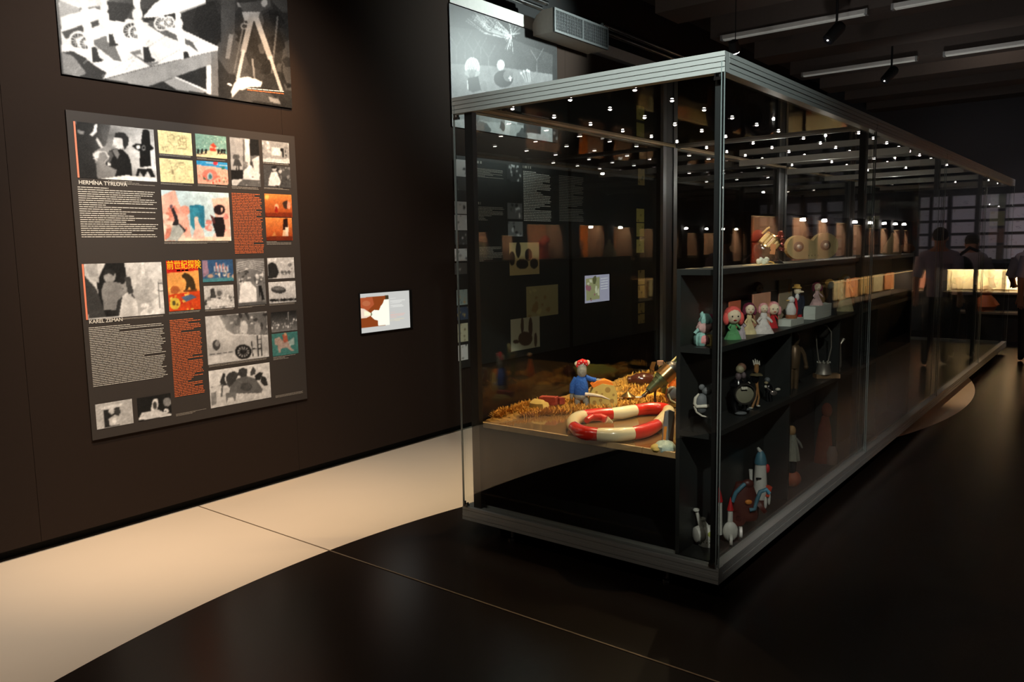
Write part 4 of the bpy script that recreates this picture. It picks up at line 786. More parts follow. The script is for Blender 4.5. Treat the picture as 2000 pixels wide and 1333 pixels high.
# ---- diorama board
bd = thing('diorama_board', 'painted wooden board carrying a mossy shore beside glossy brown water', 'board', (0, 0, ZD-0.028))
x0, x1, yb = -1.442, -0.246, 2.22
MB().box(x0, x1, 0.064, yb, 0, 0.022).build('board', mat('old_wood', (150, 118, 76), rough=0.7, var=.3, scale=12), bd)
MB().box(x0+.004, x1, 0.075, yb, 0.022, 0.0275).build('resin_water', mat('brown_resin', (128, 98, 60), rough=0.06, spec=0.6, var=.35, scale=5, coat=.6), bd)
xs = [x0, -1.24, -0.62, -0.42, x1]
for i in range(4): MB().box(xs[i]+.0015, xs[i+1]-.0015, 0.060, 0.0745, 0.002, 0.029).build('edge_strip', mat('pale_strip', (178, 146, 100), rough=.6, var=.25, scale=25), bd)
m_moss = mat('moss', (206, 148, 56), rough=0.95, var=.5, scale=40, bump=.6)
m_mossb = mat('moss_ground', (150, 108, 40), rough=0.95, var=.4, scale=14, bump=.6)
g = MB(); rg = random.Random(5)
shore = [(952, 820), (975, 815), (1005, 808), (1040, 803), (1075, 800), (1105, 800), (1140, 795), (1175, 793), (1205, 790), (1240, 782), (1270, 776), (1300, 772), (1325, 770)]
sp = [on_z(px, py, ZD) for px, py in shore]
for i in range(160):
    a = rg.random()*(len(sp)-1); j = int(a); p = sp[j].lerp(sp[j+1], a-j); d = rg.random()**1.4
    q = V((p.x-0.35*d*(0.2 if j < 3 else 1), p.y+0.75*d*(0.3 if j < 3 else 1), 0))
    q.x = max(x0+.05, min(x1-.06, q.x)); q.y = min(yb-.08, q.y); h = 0.012+0.05*d+rg.uniform(0, .012)
    g.ball((q.x, q.y, 0.026), (rg.uniform(.03, .08), rg.uniform(.03, .08), h*.7), 9, 6, bumpy=.16, seed=i)
g.build('moss_mound', m_mossb, bd)['kind'] = 'stuff'
g = MB(); rg = random.Random(6)
def tuft(q, R, n):
    for _ in range(n):
        a = rg.uniform(0, 6.3); e = rg.uniform(.2, 1.4); L = R*rg.uniform(.5, 1.1); dx, dy, dz = math.cos(a)*math.cos(e)*L, math.sin(a)*math.cos(e)*L, math.sin(e)*L
        w = .0022; c = V(q)+V((rg.gauss(0, R*.35), rg.gauss(0, R*.35), 0)); k = V((-math.sin(a)*w, math.cos(a)*w, 0))
        m_ = c+V((dx*.5, dy*.5, dz*.65)); t_ = c+V((dx, dy, dz))
        g.add([c-k, c+k, m_+k*1.4, t_, m_-k*1.4], [(0, 1, 2, 4), (4, 2, 3)])
for i in range(330):
    a = rg.random()*(len(sp)-1); j = int(a); p = sp[j].lerp(sp[j+1], a-j)
    q = (max(x0+.03, p.x-rg.uniform(0, .07)), p.y+rg.uniform(-.01, .12), 0.03+rg.uniform(0, .02)); tuft(q, rg.uniform(.028, .05), 44)
for i in range(230):
    a = rg.uniform(1015, 1300); q = on_z(a+rg.uniform(-3, 3), 813-(a-1015)*.085+rg.uniform(-9, 3), ZD); tuft((max(x0+.03, q.x), q.y, .028), rg.uniform(.03, .052), 36)
for i in range(60):
    q = on_z(rg.uniform(1210, 1325), rg.uniform(735, 772), ZD); q = (max(x0+.05, min(x1-.05, q.x)), min(yb-.06, q.y), .05); tuft(q, .04, 30)
for i in range(18):
    q = on_z(rg.uniform(1295, 1330), rg.uniform(720, 790), ZD); q = (max(x0+.05, min(x1-.05, q.x)), min(yb-.06, q.y), .07); tuft(q, .045, 40)
g.build('moss_tufts', m_moss, bd)['kind'] = 'stuff'
# orange sand bank and green patch
MB().ball((-1.05, 1.22, 0.03), (0.13, 0.17, 0.035), 20, 8, bumpy=.05).build('sand_bank', mat('orange_sand', (226, 160, 50), rough=.9, var=.2, scale=30, bump=.3), bd)
MB().ball((-1.15, 1.8, 0.03), (0.2, 0.24, 0.07), 20, 8, bumpy=.05).build('green_bank', mat('green_bank', (160, 150, 60), rough=.9, var=.3, scale=20, bump=.3), bd)
# ---- swimming ring
path = [(1122, 836), (1140, 846), (1165, 849), (1200, 850), (1235, 847), (1262, 841), (1284, 830), (1299, 816), (1306, 804), (1294, 799), (1266, 799), (1240, 802), (1215, 807), (1190, 809), (1162, 811), (1136, 814), (1121, 823)]
pw = [on_z(px, py, ZD+.036) for px, py in path]; N_ = 96; cp = []
for i in range(N_):
    f = i/N_*len(pw); j = int(f); u = f-j; a, b_, c, d = [pw[(j+q) % len(pw)] for q in (-1, 0, 1, 2)]
    cp.append(0.5*((2*b_)+(c-a)*u+(2*a-5*b_+4*c-d)*u*u+(3*b_-a-3*c+d)*u**3))
ctr = sum(cp, V())/N_; R0 = 0.0355
ringt = thing('swim_ring', 'red and white inflatable swim ring lying on the brown water', 'swim ring', (ctr.x, ctr.y, ZD))
m_red = mat('ring_red', (214, 44, 28), rough=.22, var=.08, coat=.4); m_cr = mat('ring_cream', (238, 222, 176), rough=.22, var=.05, coat=.4)
cut = [0.0, 2.1, 4.0, 5.9, 8.2, 11.0, 12.8, 14.8, 17.0]; cut = [c/17*N_ for c in cut]
for k in range(8):
    a, b_ = cut[k], cut[k+1]; n = max(6, int(b_-a)); pts = []; rr = []
    for i in range(n+1):
        f = a+(b_-a)*i/n; j = int(f) % N_; u = f-int(f); p = cp[j].lerp(cp[(j+1) % N_], u); pts.append(p-ctr+V((0, 0, ctr.z-ZD)))
        e = min(i, n-i)/max(1, n); rr.append(R0*(0.93+0.10*math.sin(pi*i/n)))
    mb = MB(); mb.tube(pts, rr, 16, True); mb.build('ring_segment', m_red if k % 2 == 0 else m_cr, ringt, label='red segment' if k % 2 == 0 else 'cream segment')
mb = MB()
q = [on_z(1146, 822, ZD+.06)-V((ctr.x, ctr.y, ZD)), on_z(1156, 815, ZD+.07)-V((ctr.x, ctr.y, ZD)), on_z(1172, 815, ZD+.06)-V((ctr.x, ctr.y, ZD)), on_z(1184, 820, ZD+.05)-V((ctr.x, ctr.y, ZD)), on_z(1196, 826, ZD+.03)-V((ctr.x, ctr.y, ZD))]
MB().tube(q[:2], [.017, .019], 12).build('valve_end', m_red, ringt); MB().tube(q[1:4], [.019, .021, .02], 12).build('valve_tube', m_red, ringt); MB().tube(q[3:], [.02, .006], 12).build('valve_tip', m_cr, ringt)
# ---- mouse puppet
f = Fig('mouse_puppet', 'grey mouse puppet in a blue jumper and red dotted headscarf, seen from behind', 'puppet', on_z(1134, 797, ZD+.004))
gm = cloth('grey_felt', (150, 146, 132)); bl = cloth('blue_wool', (36, 84, 160), sc=90)
f.part('leg', gm, lambda b: b.tube([(-7, 0, 0), (-6, 0, 14), (-4, 2, 26)], [5, 6, 8], 12)); f.part('leg', gm, lambda b: b.tube([(14, -3, 3), (10, -2, 14), (5, 2, 26)], [4, 6, 8], 12))
f.part('torso', gm, lambda b: b.ball((0, 0, 24), (14, 11, 10)))
f.part('jumper', bl, lambda b: b.lathe((1, 0, 24), [(13, 0), (15, 6), (14, 22), (11, 34), (6, 40), (5, 42)], 18, sq=(1, .75)))
f.part('arm', bl, lambda b: b.tube([(-8, 0, 60), (-15, -2, 46), (-17, -3, 30)], [5, 6, 5], 10)); f.part('arm', bl, lambda b: b.tube([(10, 0, 61), (20, 1, 56), (30, 2, 54)], [5, 5, 4.5], 10))
f.part('hand', gm, lambda b: b.ball((-17.5, -3, 24), (4, 4, 7))); f.part('hand', gm, lambda b: b.ball((34, 2, 54), (6, 3, 3)).tube([(36, 2, 54), (42, 2, 55)], [1.4, .8], 6).tube([(36, 1, 53), (41, 0, 52)], [1.4, .8], 6))
f.part('head', gm, lambda b: b.lathe((3, 0, 62), [(6, 0), (9, 5), (9.5, 14), (8, 22), (4, 27), (.5, 28)], 16))
f.part('ear', cloth('cream_felt', (214, 196, 164)), lambda b: b.ball((-6, 1, 87), (5, 2, 5))); f.part('ear', cloth('cream_felt', (214, 196, 164)), lambda b: b.ball((14, 1, 89), (5, 2, 5)))
def scarf(b):
    b.tube([(-6, -1, 81), (-2, -3, 90), (4, -3, 92), (10, -3, 90), (13, -1, 84)], [2.5, 5, 5.5, 5, 2.5], 10)
sc = f.part('headscarf', cloth('red_scarf', (216, 36, 34)), scarf)
f.part('dots', mat('white_dot', (240, 236, 226)), lambda b: [b.ball(p, 1.1, 6, 4) for p in ((-3, -7.6, 89), (1, -8, 93), (5, -8.4, 88), (8, -8, 93), (3, -8.2, 85.5), (11, -6, 87), (-4.5, -4.4, 84))], sc)
f.part('tail', cloth('pale_felt', (206, 190, 168)), lambda b: b.tube([(8, -8, 28), (24, -10, 27), (40, -10, 24), (56, -9, 17)], [4, 3.2, 2.4, .8], 10))
# ---- cheese
f = Fig('cheese_wedge', 'big yellow cheese wedge with round holes beside the mouse puppet', 'cheese', on_z(1178, 796, ZD+.004))
f.part('wedge', mat('cheese_body', (204, 172, 88), rough=.6, var=.12, bump=.15), lambda b: b.prism([(-27, 0), (27, 0), (26, 30), (20, 44), (-2, 48), (-20, 40), (-27, 26)], 1, -10, 14))
f.part('rind', mat('cheese_rind', (236, 126, 30), rough=.6), lambda b: b.prism([(-20, 40.5), (-2, 48.3), (20, 44.3), (17, 50), (4, 55), (-12, 53), (-24, 46)], 1, -8, 14))
for (x, z, r) in ((8, 36, 5.5), (-14, 32, 2.5), (16, 14, 4.5), (-6, 16, 3.5), (2, 6, 3), (-18, 12, 4), (19, 26, 2.5), (-3, 28, 2)):
    f.part('hole', mat('cheese_hole', (160, 124, 56), rough=.7), lambda b: b.lathe((x, -10.2, z), [(r, 0), (r*.8, .8), (r*.2, 1.4)], 14, RX(-pi/2)))
# ---- red blocks and yellow stone
for (px, py, w, h, d, lb, rz) in ((1072, 790, 34, 15, 20, 'red brick like block on the mossy shore, upper one', .3), (1094, 789, 16, 12, 12, 'small red block leaning right of the upper red block', -.4), (1058, 801, 30, 8, 14, 'low red block sunk in moss under the other red blocks', .1)):
    P = on_z(px, py, ZD+.035 if py < 800 else ZD+.012); P.x = max(P.x, x0+.08); k = pxs(P)
    t = tag(MB().obox((0, 0, h*k/2), (w*k, d*k, h*k), rz=rz).obox((w*k*.1, -d*k*.1, h*k*1.02), (w*k*.7, d*k*.7, h*k*.1), rz=rz).build('red_block', mat('brick_red', (156, 58, 40), rough=.8, var=.3, bump=.4), None, P), lb, 'block', 'red blocks on the shore'); 
P = on_z(1052, 801, ZD+.01); P.x = max(P.x, x0+.09)
tag(MB().ball((0, 0, .02), (.07, .05, .045), 9, 6, bumpy=.14, seed=3).build('stone', mat('yellow_stone', (196, 164, 90), rough=.85, var=.25, bump=.3), None, P), 'yellowish stone among the red blocks', 'stone')
# ---- metal dish with small lamp
f = Fig('oil_lamp', 'small brass lamp with round lid on folded metal, right of cheese', 'lamp', on_z(1222, 782, ZD+.02))
br = mat('worn_brass', (170, 132, 84), rough=.25, metal=.9, var=.15); ir = mat('dark_iron', (84, 80, 76), rough=.35, metal=.8, var=.15)
f.part('base', br, lambda b: b.lathe((4, 0, 6), [(13, 0), (14, 2), (9, 5), (5, 8), (3, 10), (1, 12)], 20)); f.part('handle', br, lambda b: b.tube([(-18, -4, 0), (-16, -4, 5), (0, -6, 5), (12, -6, 5), (16, -2, 9)], 1.4, 8)); f.part('finial', br, lambda b: b.ball((4, 0, 19), 2).tube([(4, 0, 19), (10, 0, 25)], [1, 1.6], 8)); f.part('grate', ir, lambda b: [b.obox((-14+5*i, -2, -1), (3, 10, 5), rx=.3) for i in range(5)])
# ---- puppet cannon telescope
P = on_z(1288, 800, ZD+.004)
f = Fig('toy_cannon', 'tilted green and brass tapering toy cannon above the swim ring', 'toy cannon', P)
gb = mat('green_brass', (116, 122, 88), rough=.28, metal=.75, var=.25, scale=14)
D = V((-0.74, -.1, -.67)).normalized(); A = V((20, 0, 76))
def tb(b, a0, a1, r0, r1): b.tube([A+D*a0, A+D*a1], [r0, r1], 20)
for (a0, a1, r0, r1, m_) in ((-4, 20, 17, 17.5, mat('striped_brass', (170, 130, 86), rough=.25, metal=.9, var=.5, scale=30)), (17, 28, 15.5, 14.5, gb), (27, 37, 12.5, 11.5, gb), (36, 57, 10, 7.5, gb), (56, 60, 5, 6.5, ir), (60, 68, 3.4, 3.4, br), (67, 72, 4, 4.2, ir)):
    f.part('barrel', m_, lambda b: tb(b, a0, a1, r0, r1))
f.part('end_cap', ir, lambda b: b.ball(A-D*4, (16, 16, 16), 16, 10)); f.part('coil', br, lambda b: [b.tube([(-16+2*i, 6, 68), (-17+2*i, 6, 82), (-13+2*i, 6, 93)], 1.5, 8) for i in range(4)])
f.part('stand', ir, lambda b: b.tube([(-8, 0, 46), (-9, 0, 24), (-8, -2, 2)], [3, 2.2, 2.2], 10)); f.part('body', mat('dull_green_metal', (92, 104, 96), rough=.4, metal=.5), lambda b: b.ball((-8, -2, 48), (9, 8, 8)).ball((6, 0, 50), (9, 8, 8)))
f.part('strut', mat('steel_strut', (180, 160, 130), rough=.3, metal=.8), lambda b: b.tube([(-10, 0, 44), (-20, -3, 34), (-38, -6, 26), (-48, -6, 26)], [2.4, 2.2, 2.4, 1.8], 8))
f = Fig('brown_jug', 'glossy dark brown jug lying behind the toy cannon', 'jug', on_z(1252, 752, ZD+.03)); 
f.part('body', mat('brown_glaze', (70, 34, 22), rough=.12, coat=.6, var=.3), lambda b: b.lathe((-22, 0, 10), [(5, 0), (8, 4), (12, 12), (14, 26), (12, 40), (9, 46)], 20, RY(pi/2)))
f.part('rim', mat('brown_glaze', (70, 34, 22)), lambda b: b.ring((-26, 0, 10), 7, 4, 6, 16, RY(pi/2)))
f = Fig('green_bottle', 'long necked green bottle sloping up behind the cannon', 'bottle', on_z(1302, 764, ZD+.06)); gn = mat('bottle_green', (70, 80, 40), rough=.12, coat=.6)
f.part('bottle', gn, lambda b: b.tube([(-12, 0, 38), (-2, 0, 42), (8, 0, 47), (15, 0, 52), (24, 0, 62)], [10, 11, 8, 4.5, 4], 16)); f.part('cork', mat('cork', (150, 110, 84)), lambda b: b.tube([(-13, -2, 52), (-13, -2, 60)], [6, 6.5], 14)); f.part('stem', mat('cream_stem', (190, 170, 110)), lambda b: b.tube([(-6, -2, 50), (6, -2, 54), (20, -2, 68)], [3, 2.4, 2], 8)); f.part('prop', gn, lambda b: b.tube([(-4, 2, -4), (-6, 2, 38)], [6, 5], 8))
f = Fig('snail_toy', 'grey and brown round shell toy at the shelf edge right of the cannon', 'toy', on_z(1316, 792, ZD+.01))
f.part('shell', mat('grey_shell', (110, 112, 110), rough=.4, var=.3), lambda b: b.ball((-3, 0, 24), (12, 8, 14))); f.part('legs', mat('rust_leg', (150, 84, 50)), lambda b: b.tube([(-12, 0, 32), (-16, 0, 18), (-6, 0, 2)], [3, 2, 2.5], 8).tube([(2, 0, 12), (4, 0, 0)], [3, 3], 8)); f.part('strap', mat('pale_strap', (220, 200, 150)), lambda b: b.tube([(-12, -5, 24), (-8, -8, 12), (2, -8, 6)], 1.6, 8)); f.part('base', m_mossb, lambda b: b.lathe((0, 2, -2), [(13, 0), (12, 5), (6, 8)], 10))
P = on_z(1318, 758, ZD+.05)
f = Fig('orange_gnome', 'tiny orange hooded figure at the right end of the shore', 'puppet', P); f.part('cloak', cloth('orange_hood', (226, 110, 30)), lambda b: b.lathe((-4, 0, -6), [(9, 0), (8, 12), (4, 30), (3, 38)], 12)); f.part('head', cloth('pink_skin', (226, 180, 140)), lambda b: b.ball((-4, -1, 42), 4.5)); f.part('foot', ir, lambda b: b.ball((-8, -3, -8), (5, 4, 3)).ball((0, -3, -8), (5, 4, 3)))
# ---- painted plank and turquoise splash at right front
P = on_z(1304, 866, ZD+.003); f = Fig('painted_plank', 'leaning grey plank with orange paint patch at the shelf front corner', 'plank', P)
f.part('plank', mat('grey_plank', (124, 122, 120), rough=.6, var=.4, scale=14, bump=.3), lambda b: b.prism([(-11, 0), (1, 3), (13, 62), (4, 66), (-5, 63), (-9, 34)], 1, -3, 4)); f.part('paint_patch', mat('orange_paint', (226, 138, 40), rough=.5), lambda b: b.prism([(-10, 3), (-5, 5), (-2, 34), (-8, 34)], 1, -3.6, -3)); f.part('back_leg', mat('brown_leg', (120, 80, 44)), lambda b: b.prism([(2, 0), (12, 0), (15, 52), (13, 60)], 1, 6, 10))
P = V((-0.33, 0.115, ZD)); f = Fig('turquoise_splash', 'pale turquoise painted foam splash at the front corner of the board', 'splash', P)
f.part('foam', mat('turquoise_foam', (166, 184, 170), rough=.5, var=.45, scale=40, bump=.5), lambda b: b.ball((2, 0, 0), (21, 26, 15), 18, 8, bumpy=.08, seed=2)); f.part('edge', mat('ochre_foam', (186, 160, 80), rough=.6, var=.4, bump=.4), lambda b: b.ball((-16, -2, 0), (12, 16, 9), 12, 6, bumpy=.1, seed=4))
# ============================================================ cabinet shelves
Z1S, Z2S, Z3S, ZTS = 1.1525, 0.7625, 0.1655, 1.5055
def at_shelf(px, zs, x=-0.155): # point on a shelf under a photo column, at depth line x
    ya = CAM[1]; best = None
    for i in range(60):
        y = 0.08+i*0.07; d = np.array([x, y, zs])-CAM; z = d@Fw; u = 1000+FPX*(d@Rt)/z
        if best is None or abs(u-px) < best[0]: best = (abs(u-px), y)
    y = best[1]
    for s_ in (0.02, 0.005, 0.001):
        for i in range(-4, 5):
            yy = y+i*s_; d = np.array([x, yy, zs])-CAM; u = 1000+FPX*(d@Rt)/(d@Fw)
            if abs(u-px) < best[0]: best = (abs(u-px), yy)
        y = best[1]
    return V((x, best[1], zs))
fl = {'skin': cloth('doll_skin', (232, 206, 176), .2), 'pink': cloth('doll_pink', (222, 150, 150)), 'red': cloth('doll_red', (176, 28, 34)), 'white': cloth('doll_white', (214, 206, 200)), 'plum': cloth('doll_plum', (110, 30, 60)), 'green': cloth('doll_green', (86, 150, 96), sc=30, var=.5),
      'coral': cloth('doll_coral', (236, 92, 84), sc=20), 'lav': cloth('doll_lavender', (176, 164, 170)), 'yell': cloth('doll_yellow', (206, 170, 66), sc=24, var=.6), 'print': cloth('doll_print', (214, 186, 140), sc=22, var=.7), 'blond': cloth('doll_blond', (206, 160, 80)), 'navy': cloth('doll_navy', (26, 28, 44)), 'black': cloth('doll_black', (16, 15, 16)), 'turq': cloth('doll_turquoise', (132, 176, 168), sc=40, var=.5), 'floral': cloth('doll_floral', (204, 160, 156), sc=26, var=.8), 'grey': cloth('doll_grey', (110, 108, 100))}
def skirtdoll(name, label, P, w, hs, hh, dress, hair, arms=True, hat=None, group='cloth dolls on the upper shelf', face=True, lean=0, headr=None, skin='skin'):
    """cloth doll: skirt width w, skirt height hs, total height hh (pixels)"""
    f = Fig(name, label, 'doll', P, group); hr = headr or (hh-hs)*.36; hz = hh-hr*1.05
    f.part('dress', fl[dress], lambda b: b.lathe((0, 0, 0), [(w/2, 0), (w*.46, hs*.12), (w*.33, hs*.5), (w*.18, hs*.85), (w*.15, hs), (w*.12, hs*1.08)], 24, wob=.05, wn=7, sq=(1, .7)))
    f.part('bodice', fl[dress], lambda b: b.lathe((lean*.3, 0, hs*.9), [(w*.13, 0), (w*.17, (hz-hs)*.5), (w*.08, hz-hs*.95)], 14, sq=(1, .7)))
    f.part('head', fl[skin], lambda b: b.ball((lean, -1, hz), (hr*.92, hr*.85, hr)))
    f.part('hair', fl[hair], lambda b: (b.ball((lean, hr*.25, hz+hr*.2), (hr*1.1, hr*.95, hr*1.02), bumpy=.05), b.ball((lean-hr*.9, 0, hz-hr*.3), (hr*.4, hr*.5, hr*.8)), b.ball((lean+hr*.9, 0, hz-hr*.3), (hr*.4, hr*.5, hr*.8))))
    if arms:
        f.part('arm', fl[dress], lambda b: b.tube([(-w*.14, -1, hs*1.15), (-w*.3, -3, hs*.9), (-w*.22, -6, hs*.7)], [w*.07, w*.06, w*.045], 8)); f.part('arm', fl[dress], lambda b: b.tube([(w*.14, -1, hs*1.15), (w*.3, -3, hs*.95), (w*.36, -6, hs*.8)], [w*.07, w*.06, w*.045], 8))
    if face: f.part('eyes', fl['black'], lambda b: (b.ball((lean-hr*.35, -hr*.85, hz+hr*.05), hr*.1, 6, 4), b.ball((lean+hr*.35, -hr*.85, hz+hr*.05), hr*.1, 6, 4))); f.part('mouth', fl['red'], lambda b: b.ball((lean, -hr*.84, hz-hr*.42), (hr*.22, hr*.08, hr*.07), 8, 4))
    return f
# 1 frilly crouching pair seen through the open end
f = Fig('frilly_doll', 'crouching frilly doll in turquoise, pink and white ruffles at the near end', 'doll', at_shelf(1376, Z1S, -.15), 'cloth dolls on the upper shelf')
f.part('lower_ruffle', fl['turq'], lambda b: b.lathe((-7, 0, 0), [(10, 0), (13, 4), (13, 18), (9, 24), (4, 26)], 22, wob=.10, wn=9)); f.part('skirt', cloth('doll_ochre', (176, 156, 96)), lambda b: b.lathe((8, 0, 0), [(12, 0), (12, 10), (9, 18), (4, 22)], 18, wob=.08))
f.part('bow', fl['pink'], lambda b: b.ball((-2, -11, 12), (9, 4, 9), bumpy=.15, seed=1)); f.part('body', fl['floral'], lambda b: b.ball((0, 0, 36), (16, 13, 13), 18, 10, bumpy=.09, seed=5)); f.part('bodice', fl['turq'], lambda b: b.lathe((2, 0, 44), [(12, 0), (13, 6), (9, 14), (5, 18)], 18, wob=.12, wn=7)); f.part('hand', fl['turq'], lambda b: b.tube([(-10, -2, 34), (-17, -4, 28), (-20, -4, 24)], [4, 3, 3.5], 8)); f.part('peak', fl['turq'], lambda b: b.tube([(-3, 0, 52), (-6, 0, 62), (-5, -2, 66)], [5, 4, 1.5], 10)); f.part('hair', fl['plum'], lambda b: b.ball((13, 4, 50), (8, 8, 11)))
skirtdoll('cloth_doll', 'doll with coral hair and glittering green dress just behind the corner post', at_shelf(1432, Z1S, -.13), 34, 26, 62, 'green', 'coral', headr=16)
f = Fig('cloth_doll', 'small grey and lavender cloth doll between green and yellow dresses', 'doll', at_shelf(1446, Z1S, -.11), 'cloth dolls on the upper shelf'); f.part('dress', fl['lav'], lambda b: b.lathe((0, 0, 0), [(11, 0), (9, 14), (5, 28), (3, 32)], 18, wob=.08)); f.part('head', fl['lav'], lambda b: b.ball((-3, -2, 36), (7, 6, 6.5))); f.part('arm', fl['lav'], lambda b: b.tube([(2, -3, 30), (8, -6, 24)], [3, 2.5], 8))
skirtdoll('cloth_doll', 'smiling doll with purple hair and brown flowered skirt', at_shelf(1463, Z1S, -.15), 30, 26, 60, 'print', 'plum', headr=11)
f = Fig('cloth_doll', 'pale doll face with plum hair peeping above the salmon card', 'doll', at_shelf(1482, Z1S, -.2), 'cloth dolls on the upper shelf'); f.part('dress', fl['plum'], lambda b: b.lathe((0, 0, 0), [(10, 0), (8, 30), (6, 60), (5, 72)], 14)); f.part('head', fl['white'], lambda b: b.ball((0, -1, 79), (8, 7, 9))); f.part('hair', fl['plum'], lambda b: b.ball((-3, 3, 82), (10, 8, 10))); f.part('eyes', fl['black'], lambda b: (b.ball((-2, -7.6, 80), 1.2, 6, 4), b.ball((4, -7.2, 80), 1.2, 6, 4)))
skirtdoll('cloth_doll', 'doll in a wide white gown with red collar in front of the salmon card', at_shelf(1491, Z1S, -.10), 42, 27, 58, 'white', 'pink', headr=9)
skirtdoll('cloth_doll', 'round faced doll with mauve curls and red dress beside the white gown', at_shelf(1510, Z1S, -.15), 20, 22, 50, 'red', 'pink', headr=12)
GCD = 'upright cards on the upper shelf'
def card(px0, px1, h, c, lb, x, extra=None):
    a, b_ = at_shelf(px0, Z1S, x), at_shelf(px1, Z1S, x); L = (b_.y-a.y); k = pxs(a)
    t = thing('story_card', lb, 'card', a, 0, GCD)
    MB().box(-.004, .0, 0, L, 0, h*k).build('sheet', mat('card_%d_%d_%d' % c, c, rough=.8, var=.22, scale=14), t); MB().box(-.008, -.004, 0, L, 0, h*k).build('backing', mat('card_back', (120, 70, 50), rough=.8), t)
    if extra: extra(t, L, h*k)
    return t
card(1424, 1446, 66, (226, 120, 84), 'faded orange card behind the coral haired doll', -.212)
card(1470, 1504, 74, (244, 176, 140), 'large glowing salmon card behind the white gown', -.165)
def duckpic(t, L, h): MB().ball((0.001, L*.75, h*.78), (.0008, L*.09, h*.12), 12, 6).build('orange_shape', mat('orange_leaf', (220, 160, 80)), t)
card(1521, 1546, 84, (196, 178, 146), 'beige card with an orange leaf behind the white duck', -.212, duckpic)
card(1600, 1613, 66, (226, 180, 120), 'narrow cream card right of the doll on a white block', -.2)
card(1637, 1650, 60, (200, 150, 90), 'tan card behind the beige gowned puppet', -.205); card(1663, 1676, 36, (190, 140, 80), 'small amber card standing near middle of shelf', -.2); card(1691, 1702, 32, (150, 100, 60), 'small brown card farthest along the shelf', -.2)
def block(px0, px1, h, d, lb, x0_, x1_):
    a, b_ = at_shelf(px0, Z1S, x0_), at_shelf(px1, Z1S, x0_); k = pxs(a)
    return tag(MB().box(0, x1_-x0_, 0, b_.y-a.y, 0, h*k).build('white_block', mat('block_white', (206, 208, 196), rough=.6, var=.04), None, a), lb, 'block', 'white blocks under the shelf figures'), a.y, b_.y, h*k
_, ya, yb2, hb = block(1520, 1546, 13, 0, 'low white block under the white duck', -.16, -.09)
f = Fig('duck_figure', 'white duck figure with yellow beak on a low white block', 'figurine', (-.125, (ya+yb2)/2-.01, Z1S+hb+.0005), 'small shelf figurines')
f.part('body', fl['white'], lambda b: b.lathe((0, 0, 4), [(7, 0), (10, 6), (10, 14), (6, 24), (3, 28)], 16)); f.part('head', fl['white'], lambda b: b.ball((0, 0, 36), 7)); f.part('beak', fl['blond'], lambda b: b.ball((-7, -3, 35), (4, 3, 1.5))); f.part('nest', cloth('nest_brown', (150, 84, 50)), lambda b: b.ring((1, 0, 0), 11, 5, 7, 16))
f = Fig('captain_puppet', 'captain puppet in a dark coat, peaked cap and red trousers', 'puppet', at_shelf(1557, Z1S, -.12), 'cloth dolls on the upper shelf')
f.part('leg', fl['navy'], lambda b: b.tube([(-6, 0, 0), (-5, 0, 24)], [4, 5], 10)); f.part('leg', fl['red'], lambda b: b.tube([(5, 0, 0), (4, 0, 24)], [4, 5], 10)); f.part('coat', fl['navy'], lambda b: b.lathe((0, 0, 18), [(9, 0), (10, 10), (9, 30), (5, 40)], 14, sq=(1, .7))); f.part('sash', fl['red'], lambda b: b.tube([(-6, -5, 50), (-4, -7, 30), (-5, -6, 18)], 2.5, 8)); f.part('head', fl['skin'], lambda b: b.ball((-1, 0, 64), (7, 6, 8)).ball((5, -5, 62), (5, 2, 2))); f.part('cap', fl['blond'], lambda b: b.lathe((-2, 0, 69), [(9, 0), (9, 2), (6, 3), (6, 7), (2, 8)], 14)); f.part('beard', fl['white'], lambda b: b.ball((-3, -5, 52), (4, 3, 7))); f.part('arm', fl['navy'], lambda b: b.tube([(8, 0, 54), (11, 0, 40), (8, -3, 28)], [3.5, 3.5, 3], 8))
_, ya, yb2, hb = block(1569, 1597, 25, 0, 'tall white block under the floral doll', -.17, -.10)
skirtdoll('cloth_doll', 'doll in floral shirt and dark red scarf seated on the tall white block', V((-.135, (ya+yb2)/2, Z1S+hb+.0005)), 26, 20, 44, 'floral', 'plum', headr=8)
block(1596, 1609, 24, 0, 'narrow cream block beside the tall white one', -.17, -.11)
f = Fig('cloth_doll', 'dark girl puppet with pale face beyond the white blocks', 'doll', at_shelf(1623, Z1S, -.12), 'cloth dolls on the upper shelf'); f.part('dress', fl['black'], lambda b: b.lathe((0, 0, 0), [(11, 0), (9, 20), (6, 46), (4, 52)], 14)); f.part('head', fl['grey'], lambda b: b.ball((-2, -1, 58), (7, 6, 8))); f.part('hair', fl['blond'], lambda b: b.ball((-3, 3, 61), (9, 7, 9)))
skirtdoll('cloth_doll', 'beige gowned puppet with spreading skirt, farthest of the dolls', at_shelf(1651, Z1S, -.12), 32, 46, 70, 'print', 'blond', headr=7)
